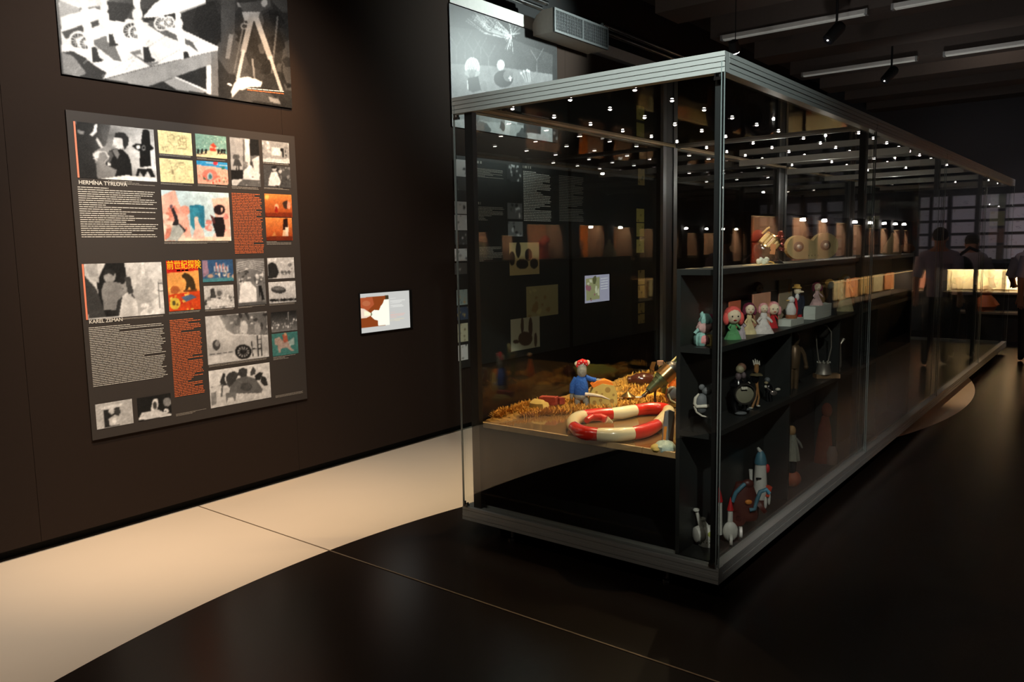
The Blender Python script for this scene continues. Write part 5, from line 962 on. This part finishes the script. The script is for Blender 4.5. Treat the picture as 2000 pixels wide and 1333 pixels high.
# ---- middle shelf
f = Fig('mouse_bust', 'grey mouse shape with curled white band on a clear stand', 'figurine', at_shelf(1368, Z2S, -.14), 'small shelf figurines')
m_w = mat('cream_lacquer', (196, 192, 176), rough=.4); m_g = mat('soft_grey', (92, 96, 98), rough=.6, var=.2); m_acr = glass_mat('acrylic', (.9, .93, .92))
f.part('clear_stand', m_acr, lambda b: (b.obox((0, 0, 25), (34, 26, 1.2)), b.obox((-17, 0, 12.5), (1.2, 26, 25)), b.obox((17, 0, 12.5), (1.2, 26, 25))))
f.part('belly', m_g, lambda b: b.ball((2, 0, 54), (14, 9, 20))); f.part('white_band', m_w, lambda b: b.tube([(-4, -3, 74), (-11, -4, 66), (-13, -5, 55), (-9, -6, 49), (2, -8, 50), (14, -8, 50)], [1.5, 3, 3.2, 3.6, 3.8, 3.8], 10)); f.part('tail', m_w, lambda b: b.tube([(-13, -4, 50), (-9, -4, 38), (2, -3, 30), (14, -3, 27)], [2.6, 2, 1.8, 1.2], 8)); f.part('head', m_g, lambda b: b.ball((12, 0, 78), (10, 8, 8)).ball((2, 0, 86), (6, 3, 6)).ball((22, -3, 92), (4, 3, 2)))
GM = 'metal band figures on the middle shelf'; bk = mat('black_gloss', (18, 18, 20), rough=.2, coat=.3)
f = Fig('drummer_figure', 'black drummer figure with ball head behind a big pale drum', 'figurine', at_shelf(1442, Z2S, -.13), GM)
f.part('leg', bk, lambda b: b.tube([(-4, 0, 6), (-8, -4, 20), (-4, 0, 34)], [5, 6, 8], 10)); f.part('leg', bk, lambda b: b.tube([(12, 0, 12), (12, -4, 24), (4, 0, 36)], [5, 6, 8], 10)); f.part('shoe', m_g, lambda b: b.ball((4, -4, 4), (12, 6, 4))); f.part('shoe', m_g, lambda b: b.ball((16, 2, 11), (10, 5, 3.5)))
f.part('torso', bk, lambda b: b.lathe((0, 4, 30), [(10, 0), (15, 12), (14, 30), (7, 42)], 16)); f.part('drum', mat('drum_skin', (122, 120, 100), rough=.6), lambda b: b.lathe((8, -9, 44), [(18, 0), (18, 3), (17, 3.4)], 28, RX(pi/2) @ RZ(0))); f.part('drum_rim', ir, lambda b: b.ring((8, -6, 44), 20.5, 18, 12, 28, RX(pi/2)))
f.part('arm', bk, lambda b: b.tube([(-8, -2, 64), (-16, -6, 60), (-2, -14, 58)], [4, 4, 3.4], 8)); f.part('arm', bk, lambda b: b.tube([(12, -2, 64), (24, -4, 56), (27, -6, 40)], [4, 3.5, 3], 8)); f.part('glove', m_w, lambda b: [b.tube([(2+3*i, -15, 58), (2+3*i, -17, 53)], 1.7, 6) for i in range(4)]); f.part('head', mat('ball_head', (146, 140, 110), rough=.5), lambda b: b.ball((2, 0, 90), 8.5)); f.part('cap', mat('brown_cap', (116, 84, 66)), lambda b: b.ball((6, 3, 93), 9)); f.part('neck_ball', mat('mauve_ball', (90, 78, 80)), lambda b: b.ball((-1, 0, 76), (6, 6, 8)).ball((9, 0, 78), (5, 5, 7)))
f = Fig('dancer_figure', 'thin long legged figure with tall cream crown between drummer and guitarist', 'figurine', at_shelf(1474, Z2S, -.12), GM)
wr_ = mat('ochre_wire', (150, 108, 64), rough=.5)
f.part('leg', wr_, lambda b: b.tube([(-6, -2, 2), (2, 0, 20), (4, 0, 40), (1, 0, 58)], [2.4, 1.8, 1.8, 3], 8)); f.part('leg', wr_, lambda b: b.tube([(4, -2, 6), (8, 0, 22), (5, 0, 42), (3, 0, 58)], [2.4, 1.8, 1.8, 3], 8)); f.part('shoe', m_w, lambda b: b.ball((-9, -3, 2), (5, 3, 2))); f.part('shoe', m_w, lambda b: b.ball((6, -3, 6), (4, 3, 2))); f.part('torso', bk, lambda b: b.lathe((0, 0, 52), [(5, 0), (8, 8), (7, 16), (3, 20)], 12)); f.part('collar', mat('olive_collar', (90, 82, 56)), lambda b: b.lathe((2, 0, 66), [(13, 0), (10, 3), (3, 5)], 14, wob=.15, wn=6)); f.part('head', wr_, lambda b: b.lathe((2, 0, 70), [(3, 0), (5, 6), (4.5, 14), (5, 18)], 12)); f.part('crown', m_w, lambda b: [b.tube([(-2+3*i, 0, 86), (-5+4*i, 0, 98-abs(i-1)*2)], [2, 1], 6) for i in range(4)]); f.part('glove', m_w, lambda b: b.ball((-14, -4, 50), (4, 3, 4))); f.part('arm', bk, lambda b: b.tube([(-4, 0, 66), (-10, -2, 58), (-13, -3, 52)], [3, 2.4, 2], 8))
f = Fig('guitarist_figure', 'small black guitarist figure with white gloves on the middle shelf', 'figurine', at_shelf(1500, Z2S, -.13), GM)
f.part('leg', bk, lambda b: b.tube([(0, 0, 0), (-2, 0, 18)], [3, 4], 8)); f.part('leg', bk, lambda b: b.tube([(6, 0, 0), (4, 0, 18)], [3, 4], 8)); f.part('torso', bk, lambda b: b.ball((1, 0, 25), (8, 6, 11))); f.part('head', m_g, lambda b: b.ball((-2, 0, 43), 5.5)); f.part('hat', mat('tan_hat', (140, 128, 96)), lambda b: b.ball((-5, -3, 38), (4, 3, 3))); f.part('guitar', mat('silver_guitar', (150, 140, 134), rough=.2, metal=.7), lambda b: b.ball((9, -6, 18), (7, 2, 5)).tube([(9, -6, 18), (-6, -6, 30)], 1.2, 6)); f.part('glove', m_w, lambda b: b.ball((17, -6, 25), (5, 3, 3))); f.part('glove', m_w, lambda b: b.ball((-7, -6, 31), (3, 2, 3)))
f = Fig('robot_figure', 'upright brown metal robot figure beyond the first divider', 'figurine', at_shelf(1550, Z2S, -.15), 'small shelf figurines')
rb = mat('brown_metal', (104, 84, 62), rough=.4, metal=.5, var=.25)
f.part('leg', rb, lambda b: b.tube([(-6, 0, 0), (-5, 0, 42)], [4.5, 6], 10)); f.part('leg', rb, lambda b: b.tube([(4, 0, 0), (4, 0, 42)], [4.5, 6], 10)); f.part('torso', rb, lambda b: b.lathe((0, 0, 40), [(9, 0), (11, 10), (12, 40), (7, 46)], 14)); f.part('head', rb, lambda b: b.lathe((0, 0, 86), [(6, 0), (9, 6), (9, 18), (5, 24)], 14)); f.part('visor', m_g, lambda b: b.ring((0, 0, 96), 9.8, 8.5, 5, 16)); f.part('arm', rb, lambda b: b.tube([(11, 0, 80), (19, 0, 66), (23, -2, 46)], [4, 4, 3.5], 8)); f.part('arm', rb, lambda b: b.tube([(-11, 0, 80), (-13, 0, 62), (-12, -2, 44)], [4, 4, 3.5], 8)); f.part('hand', rb, lambda b: b.ball((23, -2, 42), 4.5))
f = Fig('tin_pot', 'grey tin pot with riveted rim on a wooden base under a hoop', 'pot', at_shelf(1608, Z2S, -.12), 'pot and kettle on the middle shelf'); tn = mat('grey_tin', (168, 160, 148), rough=.38, metal=.7, var=.1)
f.part('wood_base', mat('base_wood', (120, 92, 62), rough=.7), lambda b: b.obox((6, 0, 4), (46, 20, 8))); f.part('pot', tn, lambda b: b.lathe((0, 0, 8), [(15, 0), (14, 4), (11, 20), (12, 22)], 22)); f.part('rivets', m_w, lambda b: [b.ball((12*math.cos(a*pi/5), 12*math.sin(a*pi/5), 31), 1.4, 6, 4) for a in range(10)]); f.part('hoop', tn, lambda b: b.tube([(-9, 0, 28), (-14, 0, 60), (-16, 0, 84)], 1.2, 6).tube([(8, 0, 30), (14, 0, 60), (13, 0, 90), (4, 0, 102), (-8, 0, 104)], 1.2, 6)); f.part('bag', mat('dark_bag', (36, 34, 30), rough=.7), lambda b: b.ball((-5, 4, 92), (14, 10, 14)))
f = Fig('tin_kettle', 'tall narrow tin kettle with reddish lid beside the pot', 'kettle', at_shelf(1633, Z2S, -.13), 'pot and kettle on the middle shelf'); f.part('body', tn, lambda b: b.lathe((0, 0, 8), [(9, 0), (10, 10), (8, 40), (6, 46)], 18)); f.part('lid', mat('rust_lid', (110, 70, 56), metal=.4, rough=.5), lambda b: b.lathe((0, 0, 54), [(7, 0), (6, 8), (2, 14)], 16)); f.part('spout', tn, lambda b: b.tube([(4, 0, 50), (10, 0, 58), (14, 0, 64)], [3, 2, 3], 8)); f.part('foot', tn, lambda b: b.lathe((0, 0, 0), [(8, 0), (7, 8)], 12))
# ---- bottom shelf
GB = 'toys on the bottom shelf'; ww = mat('white_pottery', (200, 200, 192), rough=.45, var=.05); rr_ = mat('roof_red', (176, 30, 34), rough=.5)
f = Fig('castle_train', 'white castle shaped toy train with red roofs and spotted boiler', 'toy', at_shelf(1392, Z3S, -.15), GB)
f.part('boiler', ww, lambda b: b.lathe((-10, -3, 0), [(20, 0), (21, 10), (17, 26), (8, 36)], 22)); 
f.part('spots', mat('green_spot', (70, 84, 40)), lambda b: [b.ball((-10+20.5*(1-.4*max(0, (z-10)/26))*math.sin(a), -3-20.5*(1-.4*max(0, (z-10)/26))*math.cos(a), z), 1.1, 6, 4) for z, n_ in ((10, 6), (15, 7), (20, 6), (25, 5)) for a in [(-.9+1.6*i/n_+(z % 2)*.1) for i in range(n_)]])
f.part('spot_patch', mat('lime_patch', (196, 206, 110), var=.1), lambda b: b.ball((-6, -19, 24), (9, 3.2, 8))); f.part('front_ring', ww, lambda b: b.lathe((-24, -6, 22), [(16, 0), (17, 3), (16, 6), (16, 7), (14, 13), (9, 15)], 24, RY(-pi/2) @ RX(.3)))
for (x, zt_, ro) in ((-33, 68, 3.6), (-21, 50, 3.6)): f.part('chimney', ww, lambda b: b.tube([(x+12, -3, 28), (x, -3, zt_)], [6, 3.2], 12).ring((x-.6, -3, zt_), 6.4, 4.6, 3, 16))
for (x, z, w_, h_) in ((2, 66, 4.5, 26), (12, 84, 6, 30), (34, 66, 5, 26)):
    f.part('tower', ww, lambda b: b.lathe((x, 2, 18), [(w_+1, 0), (w_, z-30), (w_, z-18)], 14)); f.part('roof', rr_, lambda b: b.lathe((x, 2, z), [(w_+1.5, 0), (w_*.7, h_*.5), (.4, h_)], 14))
f.part('wagon', ww, lambda b: b.ball((34, 0, 24), (15, 10, 20))); f.part('wheel', ww, lambda b: b.ring((50, -6, 24), 11, 4, 5, 20, RY(pi/2) @ RX(.2))); f.part('wheel', ww, lambda b: b.ring((30, -10, 10), 11, 4, 5, 20, RY(pi/2) @ RX(.2)))
f = Fig('brown_car', 'dark brown toy car with blue hoses on the bottom shelf', 'toy', at_shelf(1452, Z3S, -.14), GB); cb = mat('oxblood', (74, 32, 26), rough=.45, var=.2); bh = mat('blue_hose', (64, 112, 130), rough=.5)
f.part('body', cb, lambda b: b.lathe((0, 0, 8), [(26, 0), (30, 10), (28, 40), (20, 62), (16, 74)], 20, sq=(1, .55))); f.part('seat', cb, lambda b: b.ball((6, -4, 80), (12, 8, 9))); f.part('wheel', cb, lambda b: b.ring((26, -8, 34), 17, 6, 8, 22, RY(.9))); f.part('wheel', cb, lambda b: b.ring((-14, -8, 14), 15, 6, 8, 22, RX(pi/2))); f.part('lamp', mat('amber_glass', (196, 120, 40)), lambda b: b.ball((4, -18, 48), (7, 3, 5))); f.part('hose', bh, lambda b: b.tube([(-26, -14, 48), (-20, -15, 66), (-8, -14, 78), (-2, -12, 82)], 4, 10)); f.part('hose', bh, lambda b: b.tube([(6, -18, 32), (16, -18, 34), (20, -18, 52), (26, -18, 68), (38, -17, 72), (44, -16, 64)], 4, 10))
f = Fig('bottle_tower', 'white bottle shaped tower with blue top and red backpack behind the brown car', 'toy', at_shelf(1484, Z3S, -.16), GB); f.k *= .82
f.part('body', ww, lambda b: b.lathe((0, 0, 22), [(12, 0), (16, 16), (15, 46), (13, 78), (12, 90)], 20)); f.part('blue_top', bh, lambda b: b.lathe((0, 0, 108), [(14, 0), (14, 8), (11, 20), (7, 28), (5, 31)], 18)); f.part('spire', ww, lambda b: b.tube([(0, 0, 136), (-6, -3, 144), (-8, -3, 148)], [4.5, 4, 2.5], 10)); f.part('label_slot', bk, lambda b: b.obox((-8, -13, 76), (11, 5, 4))); f.part('pipe', ww, lambda b: b.tube([(-24, -6, 70), (-25, -6, 96)], [3.5, 4.5], 10)); f.part('backpack', rr_, lambda b: b.ball((16, 0, 96), (6, 6, 11))); f.part('red_box', mat('red_spotted', (190, 60, 34), var=.4, scale=60), lambda b: b.obox((12, -4, 44), (20, 14, 26), ry=.3)); f.part('ski', ww, lambda b: b.ball((10, -10, 16), (4, 4, 15))); f.part('ski', ww, lambda b: b.ball((20, -4, 24), (4, 4, 16))); f.part('foot', cb, lambda b: b.lathe((0, 0, 0), [(12, 0), (10, 24)], 12))
f = Fig('cloth_doll', 'doll in a pale dress standing on a round brown head, bottom shelf', 'doll', at_shelf(1546, Z3S, -.15), GB)
f.part('legs', fl['black'], lambda b: b.tube([(0, 0, 26), (0, 0, 58)], [7, 9], 12)); f.part('dress', cloth('doll_sage', (124, 124, 112)), lambda b: b.lathe((0, 0, 54), [(15, 0), (12, 20), (7, 42), (6, 50)], 18, wob=.06)); f.part('head', mat('tan_head', (150, 116, 76), rough=.7), lambda b: b.ball((-2, 0, 112), (8, 7, 10))); f.part('arm', fl['grey'], lambda b: b.tube([(6, 0, 96), (14, -2, 86), (18, -3, 78)], [3, 2.6, 2], 8)); f.part('ball_base', mat('brown_ball', (140, 74, 50), rough=.6, var=.2), lambda b: b.ball((2, 0, 16), (16, 14, 16)))
f = Fig('brown_puppet', 'tall reddish brown hooded puppet, farthest thing on the bottom shelf', 'puppet', at_shelf(1612, Z3S, -.15), GB)
f.part('robe', mat('russet_cloth', (92, 44, 32), rough=.9, var=.4, bump=.4), lambda b: b.lathe((0, 0, 0), [(22, 0), (20, 30), (15, 70), (9, 92)], 18, sq=(1, .6))); f.part('head', mat('russet_cloth', (92, 44, 32)), lambda b: b.ball((2, 0, 104), (12, 10, 16))); f.part('glass_jar', mat('dull_jar', (104, 90, 84), rough=.2), lambda b: b.lathe((8, -12, 0), [(10, 0), (11, 22), (6, 36)], 14))
# ---- top of the cabinet
def at_top(px): return at_shelf(px, ZTS, -0.165)
f = Fig('barrel_machine', 'wooden barrel shaped camera machine with glass dome on top shelf', 'model machine', at_top(1502)); wd = mat('pale_slats', (206, 166, 96), rough=.5, var=.35, scale=20); dk = mat('dark_brass', (96, 66, 44), rough=.3, metal=.6, var=.4)
R = RY(0.75); D2 = R @ V((0, 0, 1))
f.part('glass_dome', mat('smoky_dome', (64, 48, 34), rough=.08, coat=.8), lambda b: b.ball((-9, 0, 23), (24, 16, 23)))
for i in range(12):
    a = 2*pi*i/12; c = V((0, 0, 40))+R @ V((15*math.cos(a), 12*math.sin(a), 0)); f.part('slat', wd, lambda b: b.tube([c-D2*13, c, c+D2*13], [3.0, 3.6, 3.0], 6))
f.part('barrel_core', dk, lambda b: b.tube([V((0, 0, 40))-D2*12, V((0, 0, 40))+D2*12], [13, 13], 18)); f.part('hoop', br, lambda b: b.ring(V((0, 0, 40))-D2*14, 18, 14, 3, 24, R)); f.part('hoop', br, lambda b: b.ring(V((0, 0, 40))+D2*11, 18, 14, 3, 24, R))
f.part('bracket', wd, lambda b: b.tube([(-16, -4, 58), (-6, -6, 68), (-2, -6, 70)], 2, 6)); f.part('gears', mat('red_gears', (150, 70, 60), rough=.3, metal=.5, var=.5, scale=60), lambda b: [b.ring((20+rg.uniform(-6, 6), -3+rg.uniform(-5, 5), 24+4*i), 5+rg.uniform(-1, 2), 2, 3, 10, RX(rg.uniform(0, 3)) @ RY(rg.uniform(0, 3))) for i in range(9)]); f.part('front_plate', mat('orange_plate', (190, 120, 70), metal=.3), lambda b: b.obox((2, -15, 28), (10, 1.5, 20), ry=.1)); f.part('foot', bk, lambda b: b.lathe((6, 0, 0), [(22, 0), (20, 3), (12, 10)], 18))
f = Fig('twin_reel', 'big stone coloured twin film reel housing on the top shelf', 'model machine', at_top(1582)); sb = mat('stone_paint', (150, 128, 88), rough=.75, var=.25, scale=14, bump=.2)
def reel(b):
    pts = [(-26+23*math.cos(a), 26+23*math.sin(a)) for a in np.linspace(pi*1.5, pi*.28, 16)]+[(2, 38)]+[(26+25*math.cos(a), 28+25*math.sin(a)) for a in np.linspace(pi*.80, -pi*.5, 16)]
    b.prism([(float(x), float(z)) for x, z in pts][::-1], 1, -9, 9)
f.part('housing', sb, reel)
for x, z in ((-26, 27), (26, 29)):
    f.part('recess', mat('dark_recess', (50, 36, 28)), lambda b: b.lathe((x, -9.3, z), [(10, 0), (9, .8)], 20, RX(pi/2))); f.part('knob', mat('grey_knob', (140, 138, 136), rough=.3, metal=.4), lambda b: b.ball((x, -12, z-1), (5.5, 4, 5.5)))
f.part('bolt', dk, lambda b: [b.ball((x, -9.4, 10), 1, 6, 4) for x in (-6, 0, 6, 12)])
P = at_shelf(1490, ZTS, -.10); f = Fig('crumpled_flower', 'pale crumpled paper flower on the caption sheet, top shelf', 'flower', P+V((0, 0, .0035)))
f.part('petals', cloth('pale_tissue', (190, 196, 180), .3), lambda b: [b.ball((-8+5*i, rg.uniform(-2, 2), 5+3*(i % 2)), (5, 4, 6), 8, 6, bumpy=.2, seed=i) for i in range(4)]); f.part('stem', fl['blond'], lambda b: b.tube([(8, 0, 3), (14, 0, 5), (20, 0, 3), (22, 0, 1)], 1.4, 6))
tag(MB().box(-.05, .04, -.12, .14, 0, .0025).build('caption_sheet', mat('cream_paper', (224, 190, 136), rough=.7), None, V((-.11, P.y, ZTS+.0003))), 'cream caption sheet under the crumpled flower', 'paper', 'caption papers on the top shelf')
for px, lb in ((1352, 'tiny caption card at the near end of the top shelf'), (1386, 'tiny caption card hidden partly by the corner post')):
    Q = at_shelf(px, ZTS, -.2); tag(MB().box(-.02, .02, -.03, .03, 0, .002).build('caption_sheet', mat('dull_paper', (150, 130, 100)), None, Q+V((0, 0, .0003))), lb, 'paper', 'caption papers on the top shelf')
Q = at_shelf(1742, ZTS, -.16); f = Fig('onion_bust', 'pale onion shaped plaster head far along the top shelf', 'bust', Q); f.part('head', mat('plaster', (176, 156, 116), rough=.8), lambda b: b.lathe((0, 0, 0), [(17, 0), (18, 8), (12, 22), (5, 32), (3, 38)], 20)); f.part('knob', mat('plaster', (176, 156, 116)), lambda b: b.ball((0, 0, 39), 3.4))
Q = at_shelf(1772, ZTS, -.16); f = Fig('brown_bun', 'brown crusty round model at the far end of the top shelf', 'model', Q); f.part('body', mat('crust', (110, 72, 36), rough=.9, var=.4, bump=.5), lambda b: b.ball((0, 0, 9), (14, 10, 9.5), bumpy=.06)); f.part('spikes', br, lambda b: [b.tube([(-8+4*i, 0, 16), (-10+5*i, 0, 24)], [1, .5], 5) for i in range(5)])
# ============================================================ VISITORS
def person(label, loc, rz, J, top, trousers, hairc, bag=False, H=1.0, hair_len=0.0):
    """J: joints (local metres, facing -y); one skinned surface with region materials"""
    t = thing('person', label, 'person', loc, rz)
    names = ['pelvis', 'waist', 'chest', 'neck', 'headb', 'headt', 'shl', 'ell', 'wrl', 'hal', 'shr', 'elr', 'wrr', 'har', 'hil', 'knl', 'anl', 'tol', 'hir', 'knr', 'anr', 'tor']
    rad = dict(pelvis=(.155, .12), waist=(.14, .105), chest=(.165, .115), neck=(.058, .058), headb=(.075, .085), headt=(.078, .092), shl=(.07, .07), ell=(.047, .047), wrl=(.03, .03), hal=(.042, .022), shr=(.07, .07), elr=(.047, .047), wrr=(.03, .03), har=(.042, .022),
               hil=(.1, .1), knl=(.062, .062), anl=(.045, .045), tol=(.045, .032), hir=(.1, .1), knr=(.062, .062), anr=(.045, .045), tor=(.045, .032))
    E_ = [('pelvis', 'waist'), ('waist', 'chest'), ('chest', 'neck'), ('neck', 'headb'), ('headb', 'headt'), ('chest', 'shl'), ('shl', 'ell'), ('ell', 'wrl'), ('wrl', 'hal'), ('chest', 'shr'), ('shr', 'elr'), ('elr', 'wrr'), ('wrr', 'har'), ('pelvis', 'hil'), ('hil', 'knl'), ('knl', 'anl'), ('anl', 'tol'), ('pelvis', 'hir'), ('hir', 'knr'), ('knr', 'anr'), ('anr', 'tor')]
    vs = [V(J[n_]) for n_ in names]; ed = [(names.index(a), names.index(b)) for a, b in E_]; rads = [rad[n_] for n_ in names]; reg = {}
    for side in 'lr':   # five fingers
        w = V(J['wr'+side]); h = V(J['ha'+side]); d = (h-w).normalized(); sd = d.cross(V((0, 1, 0))).normalized(); hi = names.index('ha'+side)
        for k in range(4):
            b0 = h+sd*(0.012*(k-1.5))*1.5; L = (.062, .075, .07, .055)[k]
            vs += [b0+d*L*.5, b0+d*L+V((0, -.012, 0))]; rads += [(.0095, .0095), (.008, .008)]; ed += [(hi, len(vs)-2), (len(vs)-2, len(vs)-1)]
        b0 = w.lerp(h, .5)+sd*.03*(1 if side == 'l' else -1); vs += [b0+d*.02+sd*.015, b0+d*.055+sd*.02]; rads += [(.011, .011), (.009, .009)]; wi = names.index('wr'+side); ed += [(wi, len(vs)-2), (len(vs)-2, len(vs)-1)]
    me = bpy.data.meshes.new('p'); me.from_pydata([tuple(v) for v in vs], ed, []); o = bpy.data.objects.new('p', me); COL.objects.link(o)
    sm = o.modifiers.new('s', 'SKIN'); sl = me.skin_vertices[0] if me.skin_vertices else None
    for i, r in enumerate(rads): me.skin_vertices[0].data[i].radius = r
    me.skin_vertices[0].data[0].use_root = True; sm.use_smooth_shade = True
    su = o.modifiers.new('u', 'SUBSURF'); su.levels = 2; su.render_levels = 2
    dg = bpy.context.evaluated_depsgraph_get(); dg.update(); bm_ = bpy.data.meshes.new_from_object(o.evaluated_get(dg)); bpy.data.objects.remove(o)
    skin = mat('skin', (176, 122, 96), rough=.6); ms = [skin, top, trousers, mat('shoe_black', (16, 14, 14), rough=.4), hairc]
    bm_.materials.clear()
    for m_ in ms: bm_.materials.append(m_)
    segm = {('pelvis', 'waist'): 1, ('waist', 'chest'): 1, ('chest', 'neck'): 1, ('chest', 'shl'): 1, ('shl', 'ell'): 1, ('chest', 'shr'): 1, ('shr', 'elr'): 1, ('pelvis', 'hil'): 2, ('hil', 'knl'): 2, ('knl', 'anl'): 2, ('pelvis', 'hir'): 2, ('hir', 'knr'): 2, ('knr', 'anr'): 2, ('anl', 'tol'): 3, ('anr', 'tor'): 3}
    for p in bm_.polygons:
        c = p.center; best = (9, 0)
        for a, b in E_:
            A_, B_ = V(J[a]), V(J[b]); u = max(0, min(1, (c-A_).dot(B_-A_)/(B_-A_).length_squared)); d = (c-(A_+(B_-A_)*u)).length
            if d < best[0]:
                m_ = segm.get((a, b), 0)
                if (a, b) == ('chest', 'neck') and u > .72: m_ = 0
                best = (d, m_)
        p.material_index = best[1]; p.use_smooth = True
    b = bpy.data.objects.new('body', bm_); COL.objects.link(b); b.parent = t
    hb, ht = V(J['headb']), V(J['headt']); mid = hb.lerp(ht, .55); fw = V((0, -1, 0)); up = (ht-hb).normalized()
    Rm = Matrix((V((1, 0, 0)), (-fw-up*(-fw).dot(up)).normalized(), up)).transposed()
    q = lambda x, y, z: mid+Rm @ V((x, y, z))
    MB().ball(q(0, .018, .035), (.092, .102, .098), 20, 12, rot=Rm).build('hair', hairc, t)
    MB().ball(q(0, -.02, -.01), (.076, .085, .10), 18, 12, rot=Rm).ball(q(0, -.108, -.02), (.013, .018, .024), 8, 6).build('face', skin, t)
    MB().ball(q(-.03, -.098, .01), .009, 8, 6).build('eye', mat('eye_dark', (30, 22, 20), rough=.2), t); MB().ball(q(.03, -.098, .01), .009, 8, 6).build('eye', mat('eye_dark', (30, 22, 20)), t)
    MB().ball(q(0, -.098, -.062), (.024, .006, .006), 8, 6).build('mouth', mat('lip', (140, 70, 64)), t); MB().ball(q(-.082, 0, -.01), (.012, .02, .03), 8, 6).build('ear', skin, t); MB().ball(q(.082, 0, -.01), (.012, .02, .03), 8, 6).build('ear', skin, t)
    s_ = V(J['chest']); w_ = V(J['waist']); pl = V(J['pelvis'])
    MB().tube([pl+V((0, 0, -.06)), pl+V((0, 0, .0)), w_], [.172, .178, .165], 22, cap=False, flat=.8).build('shirt_hem', top, t)
    for e_ in ('l', 'r'):
        A_, B_ = V(J['sh'+e_]), V(J['el'+e_]); MB().tube([A_.lerp(B_, .1), A_.lerp(B_, .6), A_.lerp(B_, 1.02)], [.082, .07, .066], 14, cap=False).build('sleeve', top, t)
    return t
def joints(lean=0.0, turn=0.0, armr=None, arml=None, step=0.12, H=1.0):
    L = lean; c, s_ = math.cos(L), math.sin(L)
    def up(x, y, z): zz = z-.95; return (x, (y*c-zz*s_)*H, (.95+zz*c+y*s_)*H)
    J = dict(pelvis=(0, 0, .95*H), waist=up(0, .01, 1.10), chest=up(0, 0, 1.34), neck=up(0, -.01, 1.5), headb=up(0, -.035-.05*L, 1.585), headt=up(0, -.03-.10*L, 1.69), shl=up(.185, 0, 1.41), shr=up(-.185, 0, 1.41),
             hil=(.09, 0, .90*H), knl=(.1, -step*.5, .50*H), anl=(.1, -step*.2+.02, .075), tol=(.11, -step*.2-.14, .04), hir=(-.09, 0, .90*H), knr=(-.1, step*.3, .50*H), anr=(-.1, step+.04, .075), tor=(-.11, step-.12, .04))
    J['ell'] = arml[0] if arml else up(.24, .03, 1.14); J['wrl'] = arml[1] if arml else up(.25, -.06, .90); J['hal'] = arml[2] if arml else up(.25, -.08, .82)
    J['elr'] = armr[0] if armr else up(-.24, .03, 1.14); J['wrr'] = armr[1] if armr else up(-.25, -.06, .90); J['har'] = armr[2] if armr else up(-.25, -.08, .82)
    return J
shirt = mat('grey_lilac_shirt', (150, 140, 160), rough=.9, var=.08, bump=.3); shirt2 = mat('pale_lilac_shirt', (196, 184, 200), rough=.9, var=.06, bump=.3)
tr = mat('black_trousers', (18, 18, 22), rough=.9); hr1 = mat('dark_hair', (30, 22, 18), rough=.7, bump=.4)
person('man in a grey lilac shirt and black trousers, seen from behind in the corridor', (0.54, 8.15, 0), pi-.1, joints(lean=.06, step=.18, H=1.0), shirt, tr, hr1)
J2 = joints(lean=.34, step=.1, H=.98, arml=((.26, -.22, 1.12), (.22, -.42, 1.0), (.21, -.49, .97)))
t = person('man in a pale lilac shirt with a black shoulder bag, leaning forward', (0.37, 8.98, 0), pi+.12, J2, shirt2, tr, hr1)
MB().ball((-.02, .14, 1.20), (.16, .10, .20), 18, 12, rot=RX(.34)).tube([(.12, -.16, 1.44), (.05, .0, 1.5), (-.06, .1, 1.38)], .022, 8).tube([(.12, -.16, 1.44), (.02, -.2, 1.2), (-.16, -.05, 1.06)], .022, 8).build('bag_body', mat('bag_black', (14, 14, 16), rough=.8), None)
b = bpy.data.objects['bag_body']; b.location = t.location; b.rotation_euler = t.rotation_euler; b.name = 'shoulder_bag'; tag(b, 'black shoulder bag on the leaning man\'s back', 'bag')
